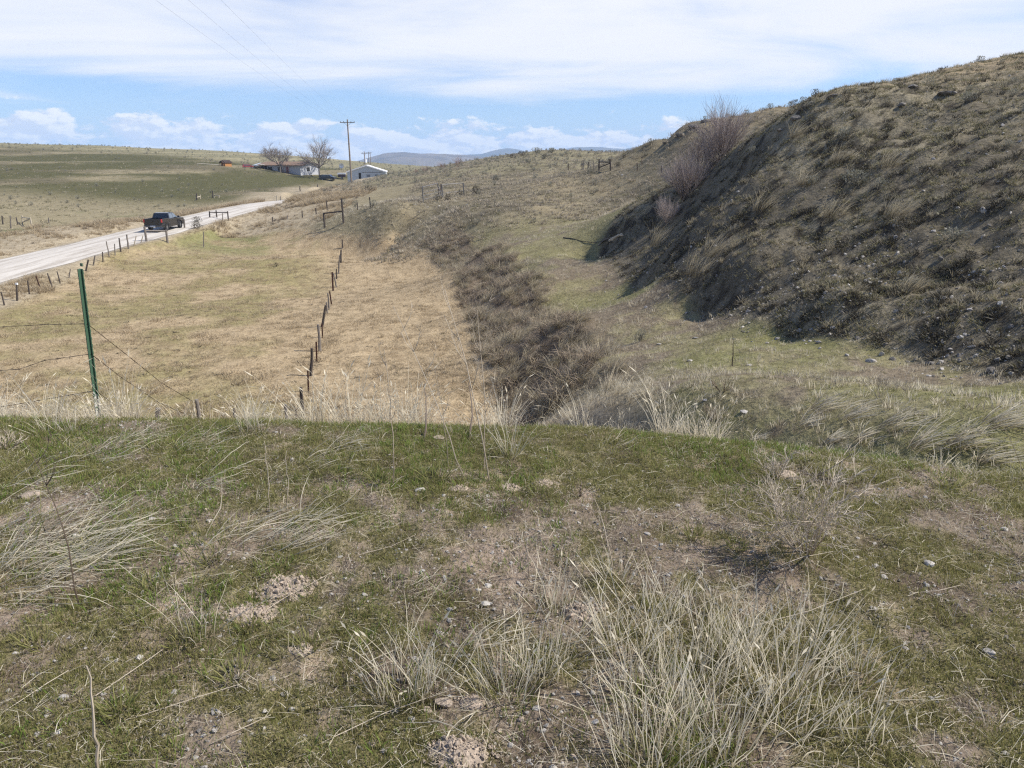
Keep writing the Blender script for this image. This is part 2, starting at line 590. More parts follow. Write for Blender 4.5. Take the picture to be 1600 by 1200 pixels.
# ------------------------------------------------------------------ mesh helpers
class MB:
    def __init__(s):
        s.v, s.f, s.t, s.r = [], [], [], []

    def add(s, verts, faces, t=None, r=0.0):
        b = len(s.v)
        s.v += [tuple(v) for v in verts]
        s.f += [tuple(b + i for i in f) for f in faces]
        s.t += list(t) if t is not None else [0.5] * len(verts)
        s.r += [r] * len(verts)
        return s

    def box(s, x0, x1, y0, y1, z0, z1, mat=None):
        vs = [(x, y, z) for z in (z0, z1) for y in (y0, y1) for x in (x0, x1)]
        if mat is not None:
            vs = [tuple(mat @ Vector(v)) for v in vs]
        return s.add(vs, [(0, 2, 3, 1), (4, 5, 7, 6), (0, 1, 5, 4), (2, 6, 7, 3), (0, 4, 6, 2), (1, 3, 7, 5)])

    def tube(s, pts, radii, n=5, cap=True, t=None, r=0.0, jag=0.0):
        pts = [Vector(p) for p in pts]
        if not hasattr(radii, '__len__'):
            radii = [radii] * len(pts)
        vs, ts = [], []
        side = None
        for i, p in enumerate(pts):
            d = pts[min(i + 1, len(pts) - 1)] - pts[max(i - 1, 0)]
            if d.length < 1e-9:
                d = Vector((0, 0, 1))
            d.normalize()
            if side is None:
                side = d.cross(Vector((0, 0, 1)))
                if side.length < 1e-3:
                    side = d.cross(Vector((1, 0, 0)))
            side = (side - d * side.dot(d)).normalized()
            up = d.cross(side)
            for k in range(n):
                a = 2 * math.pi * k / n
                j = 1 + (random.random() - .5) * jag
                vs.append(p + (side * math.cos(a) + up * math.sin(a)) * radii[i] * j)
                ts.append(t[i] if t is not None else i / max(1, len(pts) - 1))
        fs = []
        for i in range(len(pts) - 1):
            for k in range(n):
                a, b = i * n + k, i * n + (k + 1) % n
                fs.append((a, b, b + n, a + n))
        if cap:
            fs.append(tuple(reversed(range(n))))
            fs.append(tuple((len(pts) - 1) * n + k for k in range(n)))
        return s.add(vs, fs, ts, r)

    def prism(s, poly, y0, y1):
        """outline in x,z drawn out along y"""
        n = len(poly)
        vs = [(x, y0, z) for x, z in poly] + [(x, y1, z) for x, z in poly]
        fs = [tuple(range(n)), tuple(reversed(range(n, 2 * n)))]
        fs += [(i, i + n, (i + 1) % n + n, (i + 1) % n) for i in range(n)]
        return s.add(vs, fs)

    def mesh(s, name, mat, smooth=False):
        me = bpy.data.meshes.new(name)
        me.from_pydata(s.v, [], s.f)
        a = me.attributes.new('t', 'FLOAT', 'POINT')
        a.data.foreach_set('value', s.t)
        a = me.attributes.new('rnd', 'FLOAT', 'POINT')
        a.data.foreach_set('value', s.r)
        if mat is not None:
            me.materials.append(mat)
        if smooth:
            me.polygons.foreach_set('use_smooth', [True] * len(me.polygons))
        me.update()
        return me

    def build(s, name, mat, parent=None, loc=None, smooth=False, link=True, bevel=0.0):
        o = bpy.data.objects.new(name, s.mesh(name, mat, smooth))
        if link:
            COL.objects.link(o)
        if parent is not None:
            o.parent = parent
        if loc is not None:
            o.location = loc
        if bevel:
            b = o.modifiers.new('bevel', 'BEVEL')
            b.width = bevel
            b.segments = 2
            b.limit_method = 'ANGLE'
        return o


def tag(o, label=None, cat=None, group=None, kind=None):
    if label:
        o['label'] = label
    if cat:
        o['category'] = cat
    if group:
        o['group'] = group
    if kind:
        o['kind'] = kind
    return o


def empty(name, loc=(0, 0, 0), rz=0.0):
    o = bpy.data.objects.new(name, None)
    o.empty_display_size = .2
    o.location = loc
    o.rotation_euler = (0, 0, rz)
    COL.objects.link(o)
    return o


def copy_tree(o, parent=None):
    c = o.copy()
    COL.objects.link(c)
    if parent is not None:
        c.parent = parent
    for ch in list(o.children):
        copy_tree(ch, c)
    return c


# ---- plants made of blades
def tuft(seed, n, l0, l1, w, spread=0.02, lean=0.5, droop=0.6, sweep=None, sweep_k=0.0, segs=3, mb=None, heads=0.0, kink=0.06):
    rs = np.random.default_rng(seed)
    mb = mb or MB()
    for i in range(n):
        a = rs.uniform(0, 2 * math.pi)
        rr = spread * math.sqrt(rs.uniform(0, 1))
        b = Vector((math.cos(a) * rr, math.sin(a) * rr, -0.01))
        a2 = a + rs.normal(0, .7)
        tl = lean * rs.uniform(0.05, 1.0)
        d = Vector((math.cos(a2) * tl, math.sin(a2) * tl, 1.0))
        if sweep is not None:
            d = d + Vector(sweep) * sweep_k * rs.uniform(.6, 1.3)
        d.normalize()
        L = rs.uniform(l0, l1)
        g = Vector((d.x, d.y, 0))
        if g.length < 1e-4:
            g = Vector((1, 0, 0))
        g.normalize()
        dr = droop * rs.uniform(.3, 1.2)
        fa = rs.uniform(0, math.pi)
        sd = Vector((math.cos(fa), math.sin(fa), 0))
        sd = (sd - d * sd.dot(d)).normalized()
        vs, ts = [], []
        p = b.copy()
        dd = d.copy()
        for k in range(segs + 1):
            u = k / segs
            ww = w * (1 - u * u * .75) * .5 * rs.uniform(.8, 1.2)
            if k == segs and not heads:
                vs.append(p.copy())
                ts.append(1)
            else:
                vs += [p - sd * ww, p + sd * ww]
                ts += [u, u]
            p = p + dd * (L / segs)
            if p.z < 0.004 and k:
                p.z = 0.004 + rs.uniform(0, .006)
            dd = (dd + g * dr / segs - Vector((0, 0, dr * .8 / segs)) + Vector(rs.normal(0, kink, 3))).normalized()
        fs = [(2 * k, 2 * k + 1, 2 * k + 3, 2 * k + 2) for k in range(segs - 1)]
        if heads:
            fs.append((2 * segs - 2, 2 * segs - 1, 2 * segs + 1, 2 * segs))
        else:
            fs.append((2 * segs - 2, 2 * segs - 1, 2 * segs))
        r = float(rs.uniform(0, 1))
        mb.add(vs, fs, ts, r)
        if heads and rs.uniform() < heads:
            tip = vs[-1]
            q = tip + dd * L * .16
            m_ = tip.lerp(q, .45)
            hw = w * 1.3
            mb.add([tip, m_ - sd * hw, m_ + sd * hw, q], [(0, 1, 3, 2)], [1, 1, 1, 1], r)
    return mb


def litter(seed, n, rad, l0, l1, w):
    rs = np.random.default_rng(seed)
    mb = MB()
    for i in range(n):
        x, y = rs.uniform(-rad, rad, 2)
        a = rs.uniform(0, 2 * math.pi)
        L = rs.uniform(l0, l1)
        d = Vector((math.cos(a), math.sin(a), rs.uniform(-.06, .25)))
        sd = Vector((-math.sin(a), math.cos(a), .3)) * w * .5
        p0 = Vector((x, y, rs.uniform(.002, .012)))
        p1 = p0 + d * L * .5
        p2 = p1 + (d + Vector((rs.normal(0, .2), rs.normal(0, .2), -.15))) * L * .5
        mb.add([p0 - sd, p0 + sd, p1 - sd, p1 + sd, p2], [(0, 1, 3, 2), (2, 3, 4)], [.6, .6, .9, .9, 1], float(rs.uniform()))
    return mb


def rock_mb(seed, rx, ry, rz, sub=2, rough=.28):
    import bmesh
    bm = bmesh.new()
    bmesh.ops.create_icosphere(bm, subdivisions=sub, radius=1)
    rs = np.random.default_rng(seed)
    planes = [(Vector(rs.normal(0, 1, 3)).normalized(), rs.uniform(.45, .85)) for _ in range(14)]
    mb = MB()
    vs = []
    for v in bm.verts:
        c = v.co.copy()
        for nrm, dd in planes:
            e = c.dot(nrm) - dd
            if e > 0:
                c -= nrm * e
        c *= 1 + rs.uniform(-rough, rough) * .18
        vs.append((c.x * rx, c.y * ry, c.z * rz))
    mb.add(vs, [[v.index for v in f.verts] for f in bm.faces])
    bm.free()
    return mb


def branching(seed, base_dirs, L, r, depth, kids, spread, mb, shrink=.68, nseg=3, sides=3, tmax=None, up=.12, origin=Vector((0, 0, 0)), wob=.12, first=0, rmin=0.0):
    rs = np.random.default_rng(seed)
    tmax = tmax or depth

    def grow(p, d, L, r, lev):
        pts, rad = [p.copy()], [r]
        q, dd = p.copy(), d.normalized()
        ns = nseg if lev > 1 else 2
        for k in range(ns):
            dd = (dd + Vector(rs.normal(0, wob, 3)) + Vector((0, 0, up))).normalized()
            q = q + dd * (L / ns)
            pts.append(q.copy())
            rad.append(r * (1 - .55 * (k + 1) / ns))
        tt = 1 - lev / tmax
        mb.tube(pts, rad, sides if lev < tmax - 1 else max(sides, 5), False, [tt] * len(pts), float(rs.uniform(0, .35)))
        if lev <= 0:
            return
        for i in range(kids[tmax - lev] if hasattr(kids, '__len__') else kids):
            u = rs.uniform(.3, 1.0) if i else 1.0
            k = min(int(u * ns), ns - 1)
            f = u * ns - k
            b = pts[k].lerp(pts[k + 1], min(1, f))
            rnd = Vector(rs.normal(0, 1, 3))
            nd = (dd + (rnd - dd * rnd.dot(dd)).normalized() * spread * rs.uniform(.5, 1.25)).normalized()
            grow(b, nd, L * shrink * rs.uniform(.7, 1.2), max(r * .55 * (1 if i else 1.1), rmin), lev - 1)
    for d in base_dirs:
        grow(origin + Vector((d[0], d[1], 0)) * .05, Vector(d), L * rs.uniform(.8, 1.1), r, depth)
    return mb


# ---- scattering (uncountable ground cover): one point cloud mesh, instances of a few clumps
def scatter_tree(coll):
    ng = bpy.data.node_groups.new('scatter_' + coll.name, 'GeometryNodeTree')
    ng.interface.new_socket('Geometry', in_out='INPUT', socket_type='NodeSocketGeometry')
    ng.interface.new_socket('Geometry', in_out='OUTPUT', socket_type='NodeSocketGeometry')
    N = ng.nodes
    gi, go = N.new('NodeGroupInput'), N.new('NodeGroupOutput')
    ci = N.new('GeometryNodeCollectionInfo')
    ci.inputs['Collection'].default_value = coll
    ci.inputs['Separate Children'].default_value = True
    ci.inputs['Reset Children'].default_value = True
    iop = N.new('GeometryNodeInstanceOnPoints')
    iop.inputs['Pick Instance'].default_value = True

    def attr(nm, typ):
        a = N.new('GeometryNodeInputNamedAttribute')
        a.data_type = typ
        a.inputs['Name'].default_value = nm
        return a.outputs[0]
    e2r = N.new('FunctionNodeEulerToRotation')
    ng.links.new(attr('rot', 'FLOAT_VECTOR'), e2r.inputs[0])
    ng.links.new(gi.outputs[0], iop.inputs['Points'])
    ng.links.new(ci.outputs[0], iop.inputs['Instance'])
    ng.links.new(attr('idx', 'INT'), iop.inputs['Instance Index'])
    ng.links.new(e2r.outputs[0], iop.inputs['Rotation'])
    ng.links.new(attr('scl', 'FLOAT_VECTOR'), iop.inputs['Scale'])
    ng.links.new(iop.outputs[0], go.inputs[0])
    return ng


def scatter(name, xyz, scl, protos, label, cat, tilt=0.12, rz=None, follow=0.0, flat=None):
    """protos: meshes. scl: (n,) sizes"""
    n = len(xyz)
    me = bpy.data.meshes.new(name)
    me.vertices.add(n)
    me.vertices.foreach_set('co', np.asarray(xyz, np.float32).ravel())
    rot = np.stack([rng.normal(0, tilt, n), rng.normal(0, tilt, n), rng.uniform(0, 2 * math.pi, n) if rz is None else rz], 1)
    if follow:
        x, y = xyz[:, 0], xyz[:, 1]
        e = 0.05 + 0.01 * np.hypot(x, y)
        gx = (H(x + e, y) - H(x - e, y)) / (2 * e)
        gy = (H(x, y + e) - H(x, y - e)) / (2 * e)
        # tilt the clump's up axis to the ground's normal (euler xyz, the spin about z applied before)
        eul = []
        for a, b, c, r0, r1 in zip(gx * follow, gy * follow, rot[:, 2], rot[:, 0], rot[:, 1]):
            q = Vector((0, 0, 1)).rotation_difference(Vector((-a + r0, -b + r1, 1)).normalized())
            eul.append((q.to_matrix() @ Matrix.Rotation(c, 3, 'Z')).to_euler()[:])
        rot = np.array(eul)
    s3 = np.stack([scl, scl, scl if flat is None else scl * flat], 1)
    a = me.attributes.new('rot', 'FLOAT_VECTOR', 'POINT')
    a.data.foreach_set('vector', rot.astype(np.float32).ravel())
    a = me.attributes.new('scl', 'FLOAT_VECTOR', 'POINT')
    a.data.foreach_set('vector', s3.astype(np.float32).ravel())
    a = me.attributes.new('idx', 'INT', 'POINT')
    a.data.foreach_set('value', rng.integers(0, len(protos), n).astype(np.int32))
    coll = bpy.data.collections.new(name + '_clumps')
    for p in protos:
        coll.objects.link(bpy.data.objects.new(name + '_clump', p))
    o = bpy.data.objects.new(name, me)
    COL.objects.link(o)
    md = o.modifiers.new('scatter', 'NODES')
    md.node_group = scatter_tree(coll)
    tag(o, label, cat, kind='stuff')
    return o


def polar_points(n, y0, y1, power=0.0, half=None):
    """n points of the ground with y0<y<y1 inside the view and a margin; density falls as y**-power"""
    half = half or (1.08 if y1 < 6 else .86)
    u = rng.uniform(0, 1, n)
    k = 2.0 - power
    if abs(k) < 1e-3:
        y = y0 * (y1 / y0) ** u
    else:
        y = (y0 ** k + u * (y1 ** k - y0 ** k)) ** (1 / k)
    x = rng.uniform(-half, half, n) * (y + .35)
    return x, y


# ------------------------------------------------------------------ zones of the land
FENCE_L = [WZ(-120, 500, -6.4), WZ(7, 477, -6.4), WZ(108, 434, -6.4), WZ(189, 394, -6.2), WZ(260, 378, -5.9), (-40.5, 95, -5)]
fence_l_x = seg_x(FENCE_L)
GA = np.hypot(GX, GY)


def zones(x, y, z):
    ye = knoll_edge(x)
    zf_low = z < FZ + 0.75
    Z = {}
    Z['knoll'] = sstep(.48, .28, y - ye) * (np.abs(x) < 14)
    isn = 1 - Z['knoll']
    rd, _ = road_dist(x, y)
    Z['rd'] = rd
    Z['hill'] = isn * sstep(-.25, .35, x - hill_base_x(y)) * sstep(8.0, 10.5, y + .3 * (x - 9)) * sstep(76, 62, y)
    Z['second'] = isn * sstep(62, 70, y) * sstep(-1, 3, x - hill_base_x(y)) * sstep(140, 120, y)
    Z['bank'] = isn * sstep(-.9, .3, x - bank_base_x(y)) * sstep(.9, -.4, x - bank_top_x(y)) * sstep(19, 22, y) * sstep(70, 60, y)
    Z['field'] = isn * sstep(.4, -.5, x - bank_base_x(y)) * sstep(0, 1.2, x - fence_l_x(y)) * sstep(83, 80, y) * sstep(15, 17, y) * sstep(FZ + 1.3, FZ + .75, z)
    Z['bench'] = isn * sstep(-.3, .5, x - bank_top_x(y)) * (1 - Z['hill']) * sstep(66, 56, y)
    Z['slope'] = isn * (1 - Z['field']) * sstep(22, 17, y) * (1 - Z['hill']) * sstep(3.2, 1.2, x)
    Z['mound'] = isn * sstep(56, 64, y) * sstep(-16, -10, x + 0.02 * (y - 60)) * sstep(118, 108, y) * (1 - Z['hill']) * (1 - Z['second'])
    Z['sage'] = isn * sstep(108, 118, y) * sstep(-38, -26, x + .05 * (y - 110)) * (1 - Z['second'])
    Z['verge'] = isn * sstep(16, 8, rd) * sstep(RHW - .2, RHW + .4, rd) * (1 - Z['field'])
    Z['verge'] = np.maximum(Z['verge'], isn * sstep(79, 83, y) * sstep(125, 105, y) * sstep(-48, -42, x) * sstep(-18, -24, x))
    return Z


def lerp(a, b, w):
    return a * (1 - w[..., None]) + np.asarray(b) * w[..., None]


def ground_albedo(x, y, z):
    Z = zones(x, y, z)
    n_lo = fbm(x, y, .05, 4, 61)
    n_mid = fbm(x, y, .35, 4, 62)
    n_hi = fbm(x, y, 2.2, 4, 63)
    n_str = fbm(x * .25, z * 6 + y * .05, .16, 4, 64)      # streaks that follow the contours of the far slopes
    c = np.zeros(x.shape + (3,)) + np.array((.215, .185, .115))
    # far green hill on the left
    far = sstep(118, 150, y)
    green = sstep(-.16, .12, n_str + .35 * n_lo + .05)
    c = lerp(c, (.078, .075, .033), far * green)
    c = lerp(c, (.118, .102, .062), far * sstep(-.02, .2, n_lo * .5 - n_str * .6 + .25 * n_mid) * .85)
    c = lerp(c, (.19, .175, .105), sstep(270, 330, y))
    c = lerp(c, (.26, .23, .14), sstep(270, 330, y) * sstep(.02, .2, n_str))
    c = lerp(c, (.13, .135, .06), sstep(60, 75, y) * sstep(118, 105, y) * sstep(-40, -55, x) * sstep(.0, .22, n_mid * .6 + n_lo * .6))
    c = lerp(c, (.20, .18, .11), Z['sage'])
    c = lerp(c, (.13, .115, .07), Z['sage'] * sstep(.0, .25, n_mid))
    c = lerp(c, (.175, .152, .10), Z['mound'])
    c = lerp(c, (.115, .10, .066), Z['mound'] * sstep(.05, .25, n_mid + .3 * n_hi))
    c = lerp(c, (.24, .20, .125), Z['mound'] * sstep(.05, .25, -n_mid + .2 * n_hi) * .7)
    c = lerp(c, (.115, .10, .068), Z['second'])
    c = lerp(c, (.23, .19, .12), Z['second'] * sstep(-.1, .2, n_lo + n_mid * .4 + .05 * (z - 4)))
    c = lerp(c, (.31, .26, .18), Z['verge'] * (.75 + .25 * sstep(-.2, .2, n_mid)))
    c = lerp(c, (.31, .255, .175), Z['slope'])
    c = lerp(c, (.32, .25, .155), Z['field'])
    px, py = project(x, y, z)
    oliv = sstep(-.02, .22, n_mid * .5 + n_lo * .8 + .10 * sstep(520, 300, px)) * sstep(560, 430, px)
    c = lerp(c, (.205, .18, .080), Z['field'] * oliv * .8)
    c = lerp(c, (.15, .155, .062), Z['field'] * sstep(62, 74, y) * sstep(470, 330, px + n_mid * 200) * .85)
    c = lerp(c, (.215, .16, .095), Z['field'] * sstep(.05, .3, n_hi * .8 + n_mid * .3) * .6)
    c = lerp(c, (.15, .118, .083), Z['bank'])
    c = lerp(c, (.20, .178, .10), Z['bench'])
    c = lerp(c, (.165, .16, .07), Z['bench'] * .85 * (1 - .55 * sstep(26, 40, y)) * sstep(-.12, .2, n_mid + .35 * n_hi + .10 * sstep(30, 16, y)))
    c = lerp(c, (.165, .135, .095), Z['bench'] * sstep(.1, .3, -n_mid + .4 * n_hi))
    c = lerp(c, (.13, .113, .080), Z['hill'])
    c = lerp(c, (.215, .188, .128), Z['hill'] * sstep(-.12, .2, n_mid + .3 * n_hi + .02 * (z - 1)))
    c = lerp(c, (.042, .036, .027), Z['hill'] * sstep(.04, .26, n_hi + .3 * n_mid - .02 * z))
    c = lerp(c, (.30, .235, .145), Z['hill'] * sstep(4.6, 7.0, z + n_mid * 2))
    # the knoll under the eye: moss and short grass over pinkish brown soil
    c = lerp(c, (.165, .132, .098), Z['knoll'])
    mossy = knoll_moss(x, y)
    c = lerp(c, (.16, .145, .07), Z['knoll'] * mossy * .85)
    c = lerp(c, (.27, .21, .16), Z['knoll'] * sstep(.14, .32, fbm(x, y, 3.5, 3, 72)) * .6)
    c = lerp(c, (.095, .072, .052), Z['knoll'] * sstep(.10, .30, fbm(x, y, 4.2, 4, 75)) * .7)
    road = sstep(RHW + .5, RHW - .3, Z['rd'])
    c = lerp(c, (.34, .31, .27), road)
    return c, Z


def knoll_moss(x, y):
    bare = np.exp(-(((x - .25) / .55) ** 2 + ((y - 2.75) / .35) ** 2)) * .22
    return sstep(-.20, .16, .55 * fbm(x, y, 1.3, 3, 71) + .75 * fbm(x, y, 5.5, 3, 73) + .02 * sstep(3.0, 4.2, y) + .09 - bare)


def ground_material():
    m, t, p = new_mat('ground')
    ca = t.node('ShaderNodeAttribute', attribute_name='albedo')
    geo = t.node('ShaderNodeNewGeometry')
    pos = geo.outputs['Position']
    n1 = t.noise(pos, 55, 5, .68)
    n2 = t.noise(pos, 7.5, 5, .62)
    n3 = t.noise(pos, 1.3, 5, .6)
    v = t.math('ADD', t.math('MULTIPLY', n1, .40), t.math('ADD', t.math('MULTIPLY', n2, .35), t.math('MULTIPLY', n3, .25)))
    dark = t.mix(1.0, ca.outputs['Color'], (.52, .50, .47), 'MULTIPLY')
    lite = t.mix(1.0, ca.outputs['Color'], (1.55, 1.55, 1.55), 'MULTIPLY')
    t.put(p.inputs['Base Color'], t.mix(t.ramp(v, .34, .66), dark, lite))
    p.inputs['Roughness'].default_value = .95
    p.inputs['Specular IOR Level'].default_value = .08
    b1 = t.node('ShaderNodeBump')
    b1.inputs['Strength'].default_value = .7
    b1.inputs['Distance'].default_value = .10
    t.put(b1.inputs['Height'], n2)
    b2 = t.node('ShaderNodeBump')
    b2.inputs['Strength'].default_value = .6
    b2.inputs['Distance'].default_value = .012
    t.put(b2.inputs['Height'], n1)
    t.l.new(b1.outputs[0], b2.inputs['Normal'])
    t.l.new(b2.outputs[0], p.inputs['Normal'])
    return m


def build_ground():
    me = bpy.data.meshes.new('ground')
    idx = np.arange(NTH * NLR).reshape(NTH, NLR)
    q = np.stack([idx[:-1, :-1], idx[:-1, 1:], idx[1:, 1:], idx[1:, :-1]], -1).reshape(-1, 4)
    nq = len(q)
    me.vertices.add(NTH * NLR)
    me.vertices.foreach_set('co', np.stack([GX, GY, GZ], -1).astype(np.float32).ravel())
    me.loops.add(nq * 4)
    me.loops.foreach_set('vertex_index', q.astype(np.int32).ravel())
    me.polygons.add(nq)
    me.polygons.foreach_set('loop_start', np.arange(0, nq * 4, 4, dtype=np.int32))
    me.polygons.foreach_set('use_smooth', np.ones(nq, bool))
    me.update()
    c, _ = ground_albedo(GX, GY, GZ)
    rgba = np.concatenate([c.reshape(-1, 3), np.ones((NTH * NLR, 1))], 1)
    a = me.attributes.new('albedo', 'FLOAT_COLOR', 'POINT')
    a.data.foreach_set('color', rgba.astype(np.float32).ravel())
    me.materials.append(ground_material())
    # close the small hole under the eye
    o = bpy.data.objects.new('ground', me)
    COL.objects.link(o)
    return tag(o, kind='structure')


build_ground()


def build_road():
    m, t, p = new_mat('gravel_road')
    ac = t.node('ShaderNodeAttribute', attribute_name='across')
    al = t.node('ShaderNodeAttribute', attribute_name='along')
    geo = t.node('ShaderNodeNewGeometry')
    v = t.comb(t.math('MULTIPLY', ac.outputs['Fac'], 1.7), t.math('MULTIPLY', al.outputs['Fac'], .13), 0.0)
    n = t.noise(v, 1.0, 6, .66, .5)
    g = t.noise(geo.outputs['Position'], 3.5, 4, .7)
    # pale wheel tracks and darker loose ridges between them
    w = t.math('ADD', t.math('MULTIPLY', t.math('COSINE', t.math('MULTIPLY', ac.outputs['Fac'], 3.9)), .045), t.math('ADD', t.math('MULTIPLY', n, .75), t.math('MULTIPLY', g, .25)))
    t.put(p.inputs['Base Color'], t.mix(t.ramp(w, .34, .60), (.34, .305, .255), (.52, .485, .425)))
    p.inputs['Roughness'].default_value = .95
    vs, fs, A, B = [], [], [], []
    s = 0
    cols = np.linspace(-RHW, RHW, 9)
    for i, c in enumerate(RC):
        d = RC[min(i + 1, len(RC) - 1)] - RC[max(i - 1, 0)]
        nrm = np.array((d[1], -d[0])) / np.hypot(d[0], d[1])
        if i:
            s += np.hypot(*(RC[i] - RC[i - 1])[:2])
        for u in cols:
            wob = u * (1 + .06 * math.sin(s * .35) + .04 * math.sin(s * .9 + 1)) if abs(u) > 3 else u
            vs.append((c[0] + nrm[0] * wob, c[1] + nrm[1] * wob, c[2] + .05 - .09 * (u / RHW) ** 2))
            A.append(u)
            B.append(s)
    k = len(cols)
    for i in range(len(RC) - 1):
        for j in range(k - 1):
            fs.append((i * k + j, i * k + j + 1, (i + 1) * k + j + 1, (i + 1) * k + j))
    me = bpy.data.meshes.new('road')
    me.from_pydata(vs, [], fs)
    for nm, dat in (('across', A), ('along', B)):
        a = me.attributes.new(nm, 'FLOAT', 'POINT')
        a.data.foreach_set('value', dat)
    me.materials.append(m)
    me.polygons.foreach_set('use_smooth', [True] * len(me.polygons))
    o = bpy.data.objects.new('road', me)
    COL.objects.link(o)
    tag(o, kind='structure')


build_road()


def build_mountains():
    def ridge(name, sky, D, depth, base_py, cols, seed):
        px = np.linspace(sky[0][0], sky[-1][0], 260)
        top = np.interp(px, [a for a, _ in sky], [b for _, b in sky])
        rows = 40
        V = np.zeros((260, rows, 3))
        for j in range(rows):
            u = j / (rows - 1)
            d = D - depth * (1 - u)
            tops = np.array([W(p, q, D)[2] for p, q in zip(px, top)])
            bz = W(800, base_py, D)[2]
            xs = np.array([W(p, 250, d)[0] for p in px])
            zz = bz + (tops - bz) * u ** .8
            zz = zz + 55 * fbm(xs, np.full_like(xs, d), 1 / 420., 5, seed) * math.sin(math.pi * u) ** .8 + 7 * fbm(xs, xs * 0, 1 / 90., 3, seed + 3) * u
            V[:, j] = np.stack([xs, np.full_like(xs, d), zz], 1)
        ii = np.arange(260 * rows).reshape(260, rows)
        q = np.stack([ii[:-1, :-1], ii[1:, :-1], ii[1:, 1:], ii[:-1, 1:]], -1).reshape(-1, 4)
        # the far side falls away again
        back = V[:, -1].copy()
        back[:, 1] += depth
        back[:, 2] = W(800, base_py, D)[2]
        n0 = 260 * rows
        allv = np.concatenate([V.reshape(-1, 3), back])
        qb = np.stack([ii[:-1, -1], ii[1:, -1], n0 + np.arange(1, 260), n0 + np.arange(0, 259)], -1)
        me = bpy.data.meshes.new(name)
        me.from_pydata(allv.tolist(), [], q.tolist() + qb.tolist())
        m, t, p = new_mat(name)
        geo = t.node('ShaderNodeNewGeometry')
        n = t.noise(geo.outputs['Position'], .006, 6, .65)
        t.put(p.inputs['Base Color'], t.mix(t.ramp(n, .38, .62), cols[0], cols[1]))
        me.materials.append(m)
        me.polygons.foreach_set('use_smooth', [True] * len(me.polygons))
        o = bpy.data.objects.new(name, me)
        COL.objects.link(o)
        tag(o, kind='structure')
    ridge('hills', [(300, 262), (420, 258), (540, 256), (575, 246), (600, 239.5), (632, 237.5), (660, 241), (700, 240.5), (735, 243), (780, 248), (900, 252), (1200, 254)], 3300, 900, 292, ((.085, .075, .065), (.16, .135, .11)), 81)
    ridge('mountains', [(500, 262), (640, 248), (680, 243), (720, 242), (752, 241), (775, 234.5), (792, 231.5), (808, 233), (830, 240), (880, 233), (900, 229.5), (940, 230), (975, 232), (1000, 228), (1014, 224), (1028, 226), (1060, 234), (1300, 245), (1800, 240)], 5200, 1200, 280, ((.05, .06, .045), (.11, .10, .075)), 85)


build_mountains()
